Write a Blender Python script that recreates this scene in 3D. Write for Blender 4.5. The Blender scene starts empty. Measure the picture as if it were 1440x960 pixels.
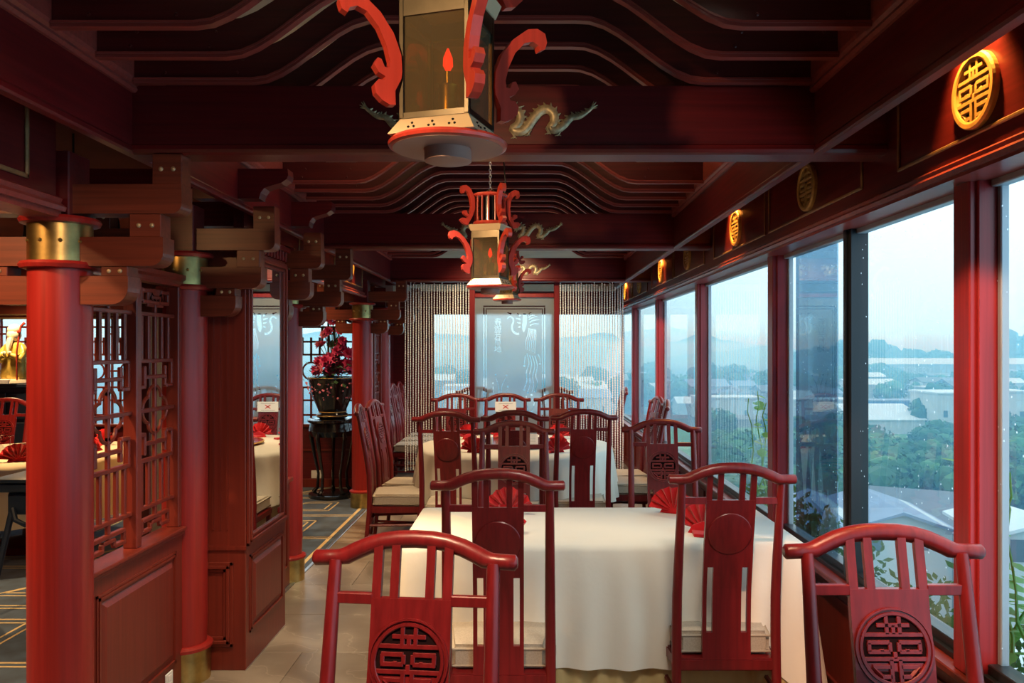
import bpy, bmesh, math, random
import numpy as np
from mathutils import Vector, Matrix, noise
random.seed(7)
PI = math.pi
scn = bpy.context.scene
COL = scn.collection

# ------------------------------------------------------------------ camera, world, lights, exposure
EYE = 1.6
FPX, CX, CY = 1120.0, 740.0, 490.0
cam_d = bpy.data.cameras.new('camera'); cam = bpy.data.objects.new('camera', cam_d); COL.objects.link(cam)
cam.location = (0, 0, EYE); cam.rotation_euler = (PI/2, 0, 0)
cam_d.sensor_width = 36; cam_d.lens = 36*FPX/1440
cam_d.shift_x = -(CX-720)/1440; cam_d.shift_y = (CY-480)/1440
cam_d.clip_start = .05; cam_d.clip_end = 8000
scn.camera = cam

w = bpy.data.worlds.new('world'); scn.world = w; w.use_nodes = True
wn = w.node_tree.nodes; wl = w.node_tree.links
bgn = wn['Background']
tc = wn.new('ShaderNodeTexCoord'); sep = wn.new('ShaderNodeSeparateXYZ'); rmp = wn.new('ShaderNodeValToRGB')
wl.new(tc.outputs['Generated'], sep.inputs[0]); wl.new(sep.outputs['Z'], rmp.inputs[0]); wl.new(rmp.outputs[0], bgn.inputs[0])
rmp.color_ramp.elements[0].position = 0.0; rmp.color_ramp.elements[0].color = (.50, .77, .97, 1)
rmp.color_ramp.elements[1].position = .30; rmp.color_ramp.elements[1].color = (.86, .95, 1.0, 1)
bgn.inputs[1].default_value = 1.62

LAMP = 3.1
def lamp(name, kind, loc, power, color, size=.05, target=None, angle=60, blend=.5, size_y=None):
    d = bpy.data.lights.new(name, kind); d.energy = power*LAMP; d.color = color
    if kind == 'SPOT': d.spot_size = math.radians(angle); d.spot_blend = blend; d.shadow_soft_size = size
    elif kind == 'POINT': d.shadow_soft_size = size
    elif kind == 'AREA':
        d.size = size
        if size_y: d.shape = 'RECTANGLE'; d.size_y = size_y
    o = bpy.data.objects.new(name, d); COL.objects.link(o); o.location = loc
    if target is not None:
        o.rotation_euler = (Vector(target)-Vector(loc)).to_track_quat('-Z', 'Y').to_euler()
    o['kind'] = 'helper'
    return o
WARM = (1.0, .62, .30); WARM2 = (1.0, .72, .42)
# sky portals at the window openings
for (nm, loc, tgt, sx, sy) in [('window_portal', (1.46, 4.5, 1.36), (0, 4.5, 1.36), 14.0, 1.5), ('window_portal', (-.05, 11.5, 1.36), (-.05, 0, 1.36), 2.6, 1.5),
                               ('window_portal', (-4.2, 9.42, 1.36), (-4.2, 0, 1.36), 4.9, 1.3)]:
    d = bpy.data.lights.new(nm, 'AREA'); d.shape = 'RECTANGLE'; d.size = sx; d.size_y = sy; d.cycles.is_portal = True
    o = bpy.data.objects.new(nm, d); COL.objects.link(o); o.location = loc
    o.rotation_euler = (Vector(tgt)-Vector(loc)).to_track_quat('-Z', 'Y').to_euler(); o['kind'] = 'helper'
# warm downlights of the dining room, plus added unseen fill spots
lamp('downlight_bay_one', 'SPOT', (-.45, 1.05, 2.58), 62, (1, .62, .38), .10, (-.33, 1.85, .85), 46, .6)
lamp('downlight_bay_one', 'SPOT', (.75, 1.2, 2.6), 9, WARM2, .1, (.9, 1.95, .9), 44, .7)
lamp('table_front_fill', 'SPOT', (.55, 1.75, 2.56), 26, (1, .88, .72), .25, (.3, 3.5, .45), 62, .8)  # added unseen fill spot, brightens the cloth front and the floor
lamp('screen_fill', 'SPOT', (-.75, 1.25, 2.5), 15, (1, .60, .36), .2, (-1.62, 3.3, .9), 62, .7)  # added soft fill from the front for the near columns and lattice
lamp('downlight_lantern', 'SPOT', (-.75, .35, 2.5), 26, WARM, .03, (-.17, 1.7, 2.15), 36, .6)
lamp('downlight_lantern', 'SPOT', (-.75, 3.05, 2.45), 13, WARM, .04, (-.19, 4.2, 2.15), 34, .6)
lamp('downlight_lantern', 'SPOT', (-.6, 5.85, 2.45), 10, WARM, .04, (-.17, 7.0, 2.2), 34, .6)
lamp('downlight_column', 'SPOT', (-2.35, 1.75, 2.6), 34, (1, .55, .25), .05, (-1.66, 2.84, 1.0), 60, .7)
lamp('downlight_aisle', 'SPOT', (-.95, 3.0, 2.5), 56, WARM2, .15, (-1.0, 3.4, 0), 60, .7)
lamp('downlight_aisle', 'SPOT', (-1.0, 5.0, 2.5), 45, WARM2, .15, (-1.1, 5.4, 0), 62, .7)
lamp('downlight_table', 'SPOT', (-.5, 3.9, 2.55), 16, (1, .82, .6), .04, (-.2, 3.9, .76), 75, .7)
lamp('curtain_fill', 'SPOT', (-.2, 7.3, 2.6), 22, WARM2, .04, (-.2, 8.3, 1.2), 110, .7)  # added unseen fill that lifts the beads out of the dark
lamp('downlight_round_table', 'SPOT', (-.6, 6.6, 2.55), 30, WARM2, .04, (-.5, 6.9, .76), 85, .7)
lamp('downlight_mullion', 'SPOT', (.35, 1.1, 2.45), 55, (1, .5, .28), .03, (1.36, 2.4, 1.05), 40, .25)
lamp('downlight_mullion', 'SPOT', (.55, 6.7, 2.5), 30, (1, .5, .28), .03, (1.36, 8.1, 1.2), 36, .25)
for i, yy in enumerate((2.24, 4.87, 7.45, 10.1)):
    lamp('frieze_spot', 'SPOT', (1.17, yy, 2.66), 17, (1.0, .46, .11), .02, (1.262, yy, 2.3), 64, .6)
for yy in (6.2, 7.35):
    lamp('frieze_spot', 'SPOT', (-1.52, yy, 2.66), 15, (1.0, .46, .11), .02, (-1.622, yy, 2.3), 62, .6)
for xx, yy, pw in ((-3.2, 2.6, 75), (-3.9, 6.2, 90), (-5.6, 8.3, 60), (-2.5, 7.6, 28), (-2.6, .3, 40)):
    lamp('side_room_downlight', 'SPOT', (xx, yy, 2.66), pw, WARM, .06, (xx, yy, 0), 120, .8)
lamp('statue_spot', 'SPOT', (-5.5, 8.2, 2.5), 7, (1, .75, .35), .03, (-5.62, 8.85, 1.5), 30, .5)
lamp('bracket_spot', 'SPOT', (-2.4, 1.6, 2.45), 6, (1, .5, .2), .04, (-1.5, 2.8, 2.0), 50, .7)
lamp('back_room_downlight', 'SPOT', (0, 9.9, 2.66), 35, WARM2, .06, (0, 10.2, 0), 130, .8)
lamp('cove_light', 'AREA', (-.17, 4.15, 2.70), 3.2, WARM2, 1.6, (-.17, 4.15, 3.2), size_y=.3)
lamp('cove_light', 'AREA', (-.17, 1.6, 2.80), .5, WARM2, 1.6, (-.17, 1.6, 3.2), size_y=.3)

vs = scn.view_settings
vs.view_transform = 'Standard'; vs.look = 'None'; vs.exposure = 0.55; vs.gamma = 1.0; vs.use_curve_mapping = False
cy = scn.cycles
cy.max_bounces = 8; cy.diffuse_bounces = 4; cy.glossy_bounces = 4; cy.transmission_bounces = 4; cy.transparent_max_bounces = 16; cy.volume_bounces = 0
cy.sample_clamp_indirect = 4.0; cy.caustics_reflective = False; cy.caustics_refractive = False
cy.use_denoising = True

# ------------------------------------------------------------------ materials
def mat_new(name):
    m = bpy.data.materials.new(name); m.use_nodes = True
    return m, m.node_tree.nodes, m.node_tree.links, m.node_tree.nodes['Principled BSDF']
def M_plain(name, col, rough=.5, metal=0, noise_amt=.0, noise_scale=8, spec=.5, sheen=0, bump=0, bump_scale=60, coat=0):
    m, n, l, b = mat_new(name)
    b.inputs['Base Color'].default_value = (*col, 1); b.inputs['Roughness'].default_value = rough; b.inputs['Metallic'].default_value = metal
    b.inputs['Specular IOR Level'].default_value = spec; b.inputs['Sheen Weight'].default_value = sheen; b.inputs['Coat Weight'].default_value = coat
    b.inputs['Coat Roughness'].default_value = .15
    if noise_amt:
        t = n.new('ShaderNodeTexCoord'); x = n.new('ShaderNodeTexNoise'); x.inputs['Scale'].default_value = noise_scale; x.inputs['Detail'].default_value = 6
        r = n.new('ShaderNodeValToRGB'); l.new(t.outputs['Object'], x.inputs['Vector']); l.new(x.outputs[0], r.inputs[0]); l.new(r.outputs[0], b.inputs['Base Color'])
        r.color_ramp.elements[0].position = .3; r.color_ramp.elements[1].position = .7
        r.color_ramp.elements[0].color = (*[c*(1-noise_amt) for c in col], 1); r.color_ramp.elements[1].color = (*[min(1, c*(1+noise_amt)) for c in col], 1)
    if bump:
        t = n.new('ShaderNodeTexCoord'); x = n.new('ShaderNodeTexNoise'); x.inputs['Scale'].default_value = bump_scale; x.inputs['Detail'].default_value = 3
        bp = n.new('ShaderNodeBump'); bp.inputs['Strength'].default_value = bump; bp.inputs['Distance'].default_value = .004
        l.new(t.outputs['Object'], x.inputs['Vector']); l.new(x.outputs[0], bp.inputs['Height']); l.new(bp.outputs[0], b.inputs['Normal'])
    return m
def M_wood(name, col, rough=.33, grain=.35, axis='Z', coat=.25):
    m, n, l, b = mat_new(name)
    t = n.new('ShaderNodeTexCoord'); mp = n.new('ShaderNodeMapping'); x = n.new('ShaderNodeTexNoise'); r = n.new('ShaderNodeValToRGB')
    sc = {'X': (1.2, 40, 40), 'Y': (40, 1.2, 40), 'Z': (40, 40, 1.2)}[axis]
    mp.inputs['Scale'].default_value = sc; x.inputs['Scale'].default_value = 1.6; x.inputs['Detail'].default_value = 5
    l.new(t.outputs['Object'], mp.inputs[0]); l.new(mp.outputs[0], x.inputs['Vector']); l.new(x.outputs[0], r.inputs[0]); l.new(r.outputs[0], b.inputs['Base Color'])
    r.color_ramp.elements[0].position = .32; r.color_ramp.elements[1].position = .72
    r.color_ramp.elements[0].color = (*[c*(1-grain) for c in col], 1); r.color_ramp.elements[1].color = (*[min(1, c*(1+grain)) for c in col], 1)
    b.inputs['Roughness'].default_value = rough; b.inputs['Specular IOR Level'].default_value = .38; b.inputs['Coat Weight'].default_value = coat*.6; b.inputs['Coat Roughness'].default_value = .25
    return m
def M_metal(name, col, rough=.3, stain=.4, scale=14):
    m, n, l, b = mat_new(name)
    t = n.new('ShaderNodeTexCoord'); x = n.new('ShaderNodeTexNoise'); x.inputs['Scale'].default_value = scale; x.inputs['Detail'].default_value = 6
    r = n.new('ShaderNodeValToRGB'); l.new(t.outputs['Object'], x.inputs['Vector']); l.new(x.outputs[0], r.inputs[0]); l.new(r.outputs[0], b.inputs['Base Color'])
    r.color_ramp.elements[0].position = .35; r.color_ramp.elements[1].position = .65
    r.color_ramp.elements[0].color = (*[c*(1-stain) for c in col], 1); r.color_ramp.elements[1].color = (*col, 1)
    b.inputs['Metallic'].default_value = 1; b.inputs['Roughness'].default_value = rough
    return m
def M_glass(name, tint=(1, 1, 1), ior=1.5, rough=0.0, specks=False, haze=0):
    m = bpy.data.materials.new(name); m.use_nodes = True; n = m.node_tree.nodes; l = m.node_tree.links
    n.remove(n['Principled BSDF'])
    tr = n.new('ShaderNodeBsdfTransparent'); gl = n.new('ShaderNodeBsdfGlossy'); fr = n.new('ShaderNodeFresnel'); mx = n.new('ShaderNodeMixShader')
    tr.inputs[0].default_value = (*tint, 1); gl.inputs['Roughness'].default_value = rough; fr.inputs[0].default_value = ior
    geo = n.new('ShaderNodeNewGeometry'); sb = n.new('ShaderNodeMath'); sb.operation = 'SUBTRACT'; sb.inputs[0].default_value = 1.0; mu = n.new('ShaderNodeMath'); mu.operation = 'MULTIPLY'
    l.new(geo.outputs['Backfacing'], sb.inputs[1]); l.new(sb.outputs[0], mu.inputs[0]); l.new(fr.outputs[0], mu.inputs[1])   # reflect at the entry face only: a thin sheet has no total inner reflection
    l.new(mu.outputs[0], mx.inputs[0]); l.new(tr.outputs[0], mx.inputs[1]); l.new(gl.outputs[0], mx.inputs[2]); l.new(mx.outputs[0], n['Material Output'].inputs[0])
    if haze:   # dusty film on the glass
        df = n.new('ShaderNodeBsdfDiffuse'); df.inputs[0].default_value = (.55, .45, .28, 1); mz = n.new('ShaderNodeMixShader'); mz.inputs[0].default_value = haze
        l.new(mx.outputs[0], mz.inputs[1]); l.new(df.outputs[0], mz.inputs[2]); l.new(mz.outputs[0], n['Material Output'].inputs[0])
    if specks:   # dried rain spots
        t = n.new('ShaderNodeTexCoord'); v = n.new('ShaderNodeTexVoronoi'); v.inputs['Scale'].default_value = 28
        lt = n.new('ShaderNodeMath'); lt.operation = 'LESS_THAN'; lt.inputs[1].default_value = .09
        sx = n.new('ShaderNodeSeparateColor'); gt = n.new('ShaderNodeMath'); gt.operation = 'GREATER_THAN'; gt.inputs[1].default_value = .62; m3 = n.new('ShaderNodeMath'); m3.operation = 'MULTIPLY'
        l.new(t.outputs['Object'], v.inputs['Vector']); l.new(v.outputs['Distance'], lt.inputs[0]); l.new(v.outputs['Color'], sx.inputs[0]); l.new(sx.outputs[0], gt.inputs[0]); l.new(lt.outputs[0], m3.inputs[0]); l.new(gt.outputs[0], m3.inputs[1])
        df = n.new('ShaderNodeBsdfTranslucent'); df.inputs[0].default_value = (.9, .95, 1, 1); mz = n.new('ShaderNodeMixShader'); m4 = n.new('ShaderNodeMath'); m4.operation = 'MULTIPLY'; m4.inputs[1].default_value = .7
        l.new(m3.outputs[0], m4.inputs[0]); l.new(m4.outputs[0], mz.inputs[0]); l.new(mx.outputs[0], mz.inputs[1]); l.new(df.outputs[0], mz.inputs[2]); l.new(mz.outputs[0], n['Material Output'].inputs[0])
    return m
def M_frost(name):
    m = bpy.data.materials.new(name); m.use_nodes = True; n = m.node_tree.nodes; l = m.node_tree.links
    n.remove(n['Principled BSDF'])
    rf = n.new('ShaderNodeBsdfRefraction'); rf.inputs['IOR'].default_value = 1.02; rf.inputs['Roughness'].default_value = .6; rf.inputs[0].default_value = (.66, .76, .82, 1)
    tl = n.new('ShaderNodeBsdfTranslucent'); df = n.new('ShaderNodeBsdfDiffuse'); m0 = n.new('ShaderNodeMixShader'); mx = n.new('ShaderNodeMixShader'); gl = n.new('ShaderNodeBsdfGlossy'); m2 = n.new('ShaderNodeMixShader')
    tl.inputs[0].default_value = (.78, .86, .90, 1); df.inputs[0].default_value = (.80, .88, .90, 1)
    m0.inputs[0].default_value = .72; mx.inputs[0].default_value = .16; gl.inputs['Roughness'].default_value = .02; m2.inputs[0].default_value = .05
    l.new(tl.outputs[0], m0.inputs[1]); l.new(rf.outputs[0], m0.inputs[2]); l.new(m0.outputs[0], mx.inputs[1]); l.new(df.outputs[0], mx.inputs[2]); l.new(mx.outputs[0], m2.inputs[1]); l.new(gl.outputs[0], m2.inputs[2]); l.new(m2.outputs[0], n['Material Output'].inputs[0])
    return m
def M_cloth(name, col, trans=0, bump=.25):
    m, n, l, b = mat_new(name)
    t = n.new('ShaderNodeTexCoord'); x = n.new('ShaderNodeTexNoise'); x.inputs['Scale'].default_value = 3.0; x.inputs['Detail'].default_value = 8
    r = n.new('ShaderNodeValToRGB'); l.new(t.outputs['Object'], x.inputs['Vector']); l.new(x.outputs[0], r.inputs[0]); l.new(r.outputs[0], b.inputs['Base Color'])
    r.color_ramp.elements[0].color = (*[c*.93 for c in col], 1); r.color_ramp.elements[1].color = (*col, 1)
    b.inputs['Roughness'].default_value = .9; b.inputs['Sheen Weight'].default_value = .15; b.inputs['Specular IOR Level'].default_value = .15
    x2 = n.new('ShaderNodeTexNoise'); x2.inputs['Scale'].default_value = 4; x2.inputs['Detail'].default_value = 5
    bp = n.new('ShaderNodeBump'); bp.inputs['Strength'].default_value = bump; bp.inputs['Distance'].default_value = .03
    l.new(t.outputs['Object'], x2.inputs['Vector']); l.new(x2.outputs[0], bp.inputs['Height']); l.new(bp.outputs[0], b.inputs['Normal'])
    return m
def M_stone(name):
    m, n, l, b = mat_new(name)
    t = n.new('ShaderNodeTexCoord'); inf = n.new('ShaderNodeObjectInfo'); ad = n.new('ShaderNodeVectorMath'); ad.operation = 'ADD'
    sc = n.new('ShaderNodeVectorMath'); sc.operation = 'SCALE'; sc.inputs[3].default_value = 0.0
    l.new(t.outputs['Object'], ad.inputs[0]); l.new(inf.outputs['Location'], sc.inputs[0]); l.new(sc.outputs[0], ad.inputs[1])
    geo = n.new('ShaderNodeNewGeometry')
    wv = n.new('ShaderNodeTexWave'); wv.inputs['Scale'].default_value = .9; wv.inputs['Distortion'].default_value = 9; wv.inputs['Detail'].default_value = 5; wv.inputs['Detail Scale'].default_value = 1.6
    wv.bands_direction = 'DIAGONAL'
    l.new(geo.outputs['Position'], wv.inputs['Vector'])
    r = n.new('ShaderNodeValToRGB'); l.new(wv.outputs[0], r.inputs[0])
    e = r.color_ramp.elements; e[0].position = 0; e[0].color = (.165, .135, .105, 1); e[1].position = 1; e[1].color = (.26, .22, .175, 1)
    q = e.new(.45); q.color = (.21, .175, .138, 1); q = e.new(.52); q.color = (.30, .255, .205, 1); q = e.new(.56); q.color = (.21, .175, .138, 1)
    hs = n.new('ShaderNodeHueSaturation'); mr = n.new('ShaderNodeMapRange'); mr.inputs['To Min'].default_value = .88; mr.inputs['To Max'].default_value = 1.12
    l.new(inf.outputs['Random'], mr.inputs[0]); l.new(mr.outputs[0], hs.inputs['Value']); l.new(r.outputs[0], hs.inputs['Color']); l.new(hs.outputs[0], b.inputs['Base Color'])
    b.inputs['Roughness'].default_value = .32
    return m
MT = {}
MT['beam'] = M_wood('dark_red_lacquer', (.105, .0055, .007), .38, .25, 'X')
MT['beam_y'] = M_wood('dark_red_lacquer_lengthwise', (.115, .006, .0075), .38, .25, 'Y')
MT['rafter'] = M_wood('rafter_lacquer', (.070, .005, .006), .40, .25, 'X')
MT['edge'] = M_wood('moulding_lacquer_highlight', (.25, .045, .036), .32, .2, 'X')  # colour lightened to paint in the highlight along the rafter edges
MT['column'] = M_wood('red_lacquer', (.275, .015, .012), .38, .16, 'Z', .3)
MT['panel'] = M_wood('panel_lacquer', (.165, .022, .013), .38, .16, 'Z')
MT['bracket'] = M_wood('bracket_lacquer', (.135, .026, .012), .40, .25, 'X')
MT['chair'] = M_wood('chair_lacquer', (.150, .0090, .0105), .34, .22, 'Z', .25)
MT['carve'] = M_plain('carved_recess_shade', (.010, .0025, .003), .8, spec=.1)  # dark tone stands in for shade in the carved recess
MT['mullion'] = M_wood('mullion_lacquer', (.30, .020, .022), .33, .25, 'Z', .4)
MT['brass'] = M_metal('aged_brass', (.62, .46, .17), .32, .45, 12)
MT['bronze'] = M_plain('antique_bronze', (.46, .36, .20), .42, .45, .35, 60)
MT['gilt'] = M_plain('gilt_paint', (.58, .34, .09), .5, .25, .2, 30)
MT['gilt_line'] = M_plain('gilt_moulding', (.34, .20, .09), .38, .4, .2, 30)
MT['cream'] = M_plain('cream_plaster', (.62, .54, .40), .8, 0, .06, 3)
MT['ceil'] = M_plain('ceiling_paint', (.55, .47, .34), .85, 0, .06, 2)
MT['cloth'] = M_cloth('cream_tablecloth', (.86, .83, .73))
MT['cloth_y'] = M_cloth('pale_gold_tablecloth', (.78, .67, .45))
MT['cloth_u'] = M_cloth('gold_underskirt', (.60, .46, .22))
MT['napkin'] = M_plain('red_napkin', (.50, .008, .013), .75, 0, .1, 20, .2, .2)
MT['linen'] = M_plain('linen_cushion', (.43, .37, .29), .9, 0, .12, 160, .2, .2, .3, 300)
MT['piping'] = M_plain('cushion_piping', (.40, .34, .26), .9)
MT['stone'] = M_stone('taupe_marble')
MT['grout'] = M_plain('grout', (.10, .085, .07), .8)
MT['carpet'] = M_plain('navy_carpet', (.034, .064, .110), .95, 0, .5, 7, .1, .3)
MT['carpet_line'] = M_plain('carpet_gold_yarn', (.56, .45, .25), .95, 0, .1, 60, .1)
MT['steel'] = M_plain('brushed_steel', (.7, .7, .72), .3, 1)
MT['frost'] = M_frost('frosted_glass')
MT['mirror'] = M_plain('mirror_silver', (.88, .93, .94), .015, 1)
MT['etch'] = M_plain('etched_mirror', (.75, .80, .82), .06, 1)
MT['white_etch'] = M_plain('etched_white', (.9, .93, .95), .5)
MT['grey_etch'] = M_plain('etched_grey', (.23, .28, .32), .4)
MT['glass'] = M_glass('window_glass', (.86, .955, .985), 1.6, specks=True)
MT['tint'] = M_glass('tinted_film_glass', (.44, .57, .66), 2.3)
MT['lamp_glass'] = M_glass('lantern_glass', (.72, .62, .42), 1.5, haze=.08)
MT['clear'] = M_glass('clear_glass', (.95, .96, .97), 1.5); MT['goblet'] = M_glass('drinking_glass', (.82, .84, .86), 2.4)
MT['black'] = M_plain('black_aluminium', (.012, .016, .022), .35)
MT['alu'] = M_plain('grey_aluminium', (.40, .46, .50), .4, .3)
MT['lacq_black'] = M_plain('black_lacquer', (.008, .008, .010), .18, 0, 0, 8, .6, 0, 0, 60, .6)
MT['navy'] = M_plain('navy_plastic', (.012, .022, .045), .4)
MT['white'] = M_plain('white_plastic', (.8, .8, .78), .4)
MT['paper'] = M_plain('white_card', (.85, .82, .78), .7)
MT['red_ink'] = M_plain('red_ink', (.6, .03, .02), .7)
MT['grey_ink'] = M_plain('grey_ink', (.3, .3, .3), .7)
MT['bead_w'] = M_plain('pearl_bead', (.88, .84, .78), .25, 0, 0, 8, .6)
MT['lantern_red'] = M_wood('lantern_red_wood', (.46, .045, .028), .30, .15, 'Z', .4)
MT['lantern_skirt'] = M_plain('lantern_cream_skirt', (.66, .50, .30), .4, .1)
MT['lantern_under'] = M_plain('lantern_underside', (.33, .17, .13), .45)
MT['dark_metal'] = M_metal('dark_bronze', (.12, .10, .07), .35, .3)
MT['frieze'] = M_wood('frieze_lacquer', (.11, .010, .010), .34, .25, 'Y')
MT['wallred'] = M_plain('side_room_wall', (.26, .045, .022), .6, 0, .15, 3)
MT['pink'] = M_plain('pink_petal', (.62, .05, .17), .7, 0, .35, 12)
MT['pink2'] = M_plain('pale_pink_petal', (.75, .22, .30), .7, 0, .3, 12)
MT['leaf'] = M_plain('houseplant_leaf', (.035, .09, .035), .5, 0, .4, 15)
def M_leaf(name, col):
    m = bpy.data.materials.new(name); m.use_nodes = True; n = m.node_tree.nodes; l = m.node_tree.links; b = n['Principled BSDF']
    b.inputs['Base Color'].default_value = (*col, 1); b.inputs['Roughness'].default_value = .5
    tl = n.new('ShaderNodeBsdfTranslucent'); tl.inputs[0].default_value = (col[0]*1.3, col[1]*1.2, col[2]*.8, 1); mx = n.new('ShaderNodeMixShader'); mx.inputs[0].default_value = .5
    l.new(b.outputs[0], mx.inputs[1]); l.new(tl.outputs[0], mx.inputs[2]); l.new(mx.outputs[0], n['Material Output'].inputs[0]); return m
MT['vine'] = M_leaf('vine_leaf', (.17, .40, .12))
MT['gold_robe'] = M_plain('gilt_robe', (.70, .50, .10), .35, .3, .25, 18)
MT['ivory'] = M_plain('ivory_glaze', (.80, .72, .55), .35)
MT['black_fabric'] = M_plain('black_shade', (.006, .006, .007), .6)
def M_emit(name, col, s):
    m = bpy.data.materials.new(name); m.use_nodes = True; n = m.node_tree.nodes; b = n['Principled BSDF']
    b.inputs['Base Color'].default_value = (*col, 1); b.inputs['Emission Color'].default_value = (*col, 1); b.inputs['Emission Strength'].default_value = s
    return m
MT['bulb'] = M_emit('red_bulb', (1, .02, .015), 1.6)

# ------------------------------------------------------------------ helpers
class MB:
    def __init__(s): s.bm = bmesh.new()
    def box(s, x0, x1, y0, y1, z0, z1, bev=0, seg=1, mtx=None):
        r = bmesh.ops.create_cube(s.bm, size=1.0); vs_ = r['verts']
        T = Matrix.Translation(((x0+x1)/2, (y0+y1)/2, (z0+z1)/2)) @ Matrix.Diagonal((abs(x1-x0), abs(y1-y0), abs(z1-z0), 1))
        bmesh.ops.transform(s.bm, matrix=T, verts=vs_)
        if bev:
            ed = list({e for v in vs_ for e in v.link_edges})
            rr = bmesh.ops.bevel(s.bm, geom=ed, offset=bev, segments=seg, affect='EDGES', profile=.5)
            vs_ = list({v for f in rr['faces'] for v in f.verts} | {v for v in vs_ if v.is_valid})
        if mtx is not None: bmesh.ops.transform(s.bm, matrix=mtx, verts=[v for v in vs_ if v.is_valid])
        return s
    def prism(s, pts, a, b, axis='Y', mtx=None):
        """polygon pts (u,v) extruded along axis from a to b. axis Y: u=x,v=z ; X: u=y,v=z ; Z: u=x,v=y"""
        def P(u, v, t): return {'Y': (u, t, v), 'X': (t, u, v), 'Z': (u, v, t)}[axis]
        va = [s.bm.verts.new(P(u, v, a)) for u, v in pts]; vb = [s.bm.verts.new(P(u, v, b)) for u, v in pts]
        n = len(pts); fs = []
        fs.append(s.bm.faces.new(va)); fs.append(s.bm.faces.new(vb[::-1]))
        for i in range(n): fs.append(s.bm.faces.new((va[i], vb[i], vb[(i+1) % n], va[(i+1) % n])))
        if mtx is not None: bmesh.ops.transform(s.bm, matrix=mtx, verts=va+vb)
        return s
    def tube(s, path, rad, n=8, closed=False, cap=True, flat=None, mtx=None):
        path = [Vector(p) for p in path]; m = len(path)
        rads = rad if isinstance(rad, (list, tuple)) else [rad]*m
        rings = []; up0 = None
        for i, p in enumerate(path):
            if closed: t = path[(i+1) % m]-path[i-1]
            else: t = path[min(i+1, m-1)]-path[max(i-1, 0)]
            t.normalize()
            if up0 is None:
                ref = Vector((0, 0, 1)) if abs(t.z) < .9 else Vector((0, 1, 0))
                u = t.cross(ref).normalized()
            else:
                u = (up0-t*up0.dot(t)).normalized()
            up0 = u; v = t.cross(u)
            ring = []
            for k in range(n):
                a = 2*PI*k/n; off = u*math.cos(a)*rads[i]+v*math.sin(a)*rads[i]
                if flat: off = Vector((off.x*flat[0], off.y*flat[1], off.z*flat[2]))
                ring.append(s.bm.verts.new(p+off))
            rings.append(ring)
        mm = m if closed else m-1
        for i in range(mm):
            A, B = rings[i], rings[(i+1) % m]
            for k in range(n): s.bm.faces.new((A[k], A[(k+1) % n], B[(k+1) % n], B[k]))
        if cap and not closed:
            s.bm.faces.new(rings[0][::-1]); s.bm.faces.new(rings[-1])
        if mtx is not None: bmesh.ops.transform(s.bm, matrix=mtx, verts=[v for r in rings for v in r])
        return s
    def lathe(s, prof, n=24, c=(0, 0, 0), axis='Z', mtx=None, hollow=False):
        rings = []
        for r, z in prof:
            ring = []
            for k in range(n):
                a = 2*PI*k/n
                x, y = r*math.cos(a), r*math.sin(a)
                p = {'Z': (x, y, z), 'Y': (x, z, y), 'X': (z, x, y)}[axis]
                ring.append(s.bm.verts.new((p[0]+c[0], p[1]+c[1], p[2]+c[2])))
            rings.append(ring)
        for A, B in zip(rings, rings[1:]):
            for k in range(n): s.bm.faces.new((A[k], A[(k+1) % n], B[(k+1) % n], B[k]))
        if hollow:
            A, B = rings[-1], rings[0]
            for k in range(n): s.bm.faces.new((A[k], A[(k+1) % n], B[(k+1) % n], B[k]))
        else: s.bm.faces.new(rings[0][::-1]); s.bm.faces.new(rings[-1])
        if mtx is not None: bmesh.ops.transform(s.bm, matrix=mtx, verts=[v for r in rings for v in r])
        return s
    def ball(s, c, r, sub=2, sc=(1, 1, 1)):
        q = bmesh.ops.create_icosphere(s.bm, subdivisions=sub, radius=1.0)
        bmesh.ops.transform(s.bm, matrix=Matrix.Translation(c) @ Matrix.Diagonal((r*sc[0], r*sc[1], r*sc[2], 1)), verts=q['verts']); return s
    def quad(s, pts):
        s.bm.faces.new([s.bm.verts.new(p) for p in pts]); return s
    def mesh(s, name, mat, smooth=False, angle=40):
        bmesh.ops.recalc_face_normals(s.bm, faces=s.bm.faces)
        me = bpy.data.meshes.new(name); s.bm.to_mesh(me); s.bm.free()
        me.materials.append(MT[mat] if isinstance(mat, str) else mat)
        if smooth:
            me.shade_smooth()
            try: me.set_sharp_from_angle(angle=math.radians(angle))
            except Exception: pass
        return me
    def build(s, name, mat, parent=None, smooth=False, loc=None, rot=None, angle=40):
        o = bpy.data.objects.new(name, s.mesh(name, mat, smooth, angle)); COL.objects.link(o)
        if parent is not None: o.parent = parent
        if loc is not None: o.location = loc
        if rot is not None: o.rotation_euler = rot
        return o
def obj(name, me, parent=None, loc=None, rot=None, scale=None):
    o = bpy.data.objects.new(name, me); COL.objects.link(o)
    if parent is not None: o.parent = parent
    if loc is not None: o.location = loc
    if rot is not None: o.rotation_euler = rot
    if scale is not None: o.scale = scale
    return o
def tag(o, label=None, cat=None, group=None, kind=None):
    if label: o['label'] = label
    if cat: o['category'] = cat
    if group: o['group'] = group
    if kind: o['kind'] = kind
    return o
def empty(name, loc, rz=0):
    o = bpy.data.objects.new(name, None); COL.objects.link(o); o.location = loc; o.rotation_euler = (0, 0, rz); o.empty_display_size = .1
    return o
def copy_tree(o, parent=None):
    c = o.copy(); COL.objects.link(c); c.parent = parent
    for ch in list(o.children): copy_tree(ch, c)
    return c
def W(px, py, Y): return ((px-CX)/FPX*Y, Y, EYE-(py-CY)/FPX*Y)

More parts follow.
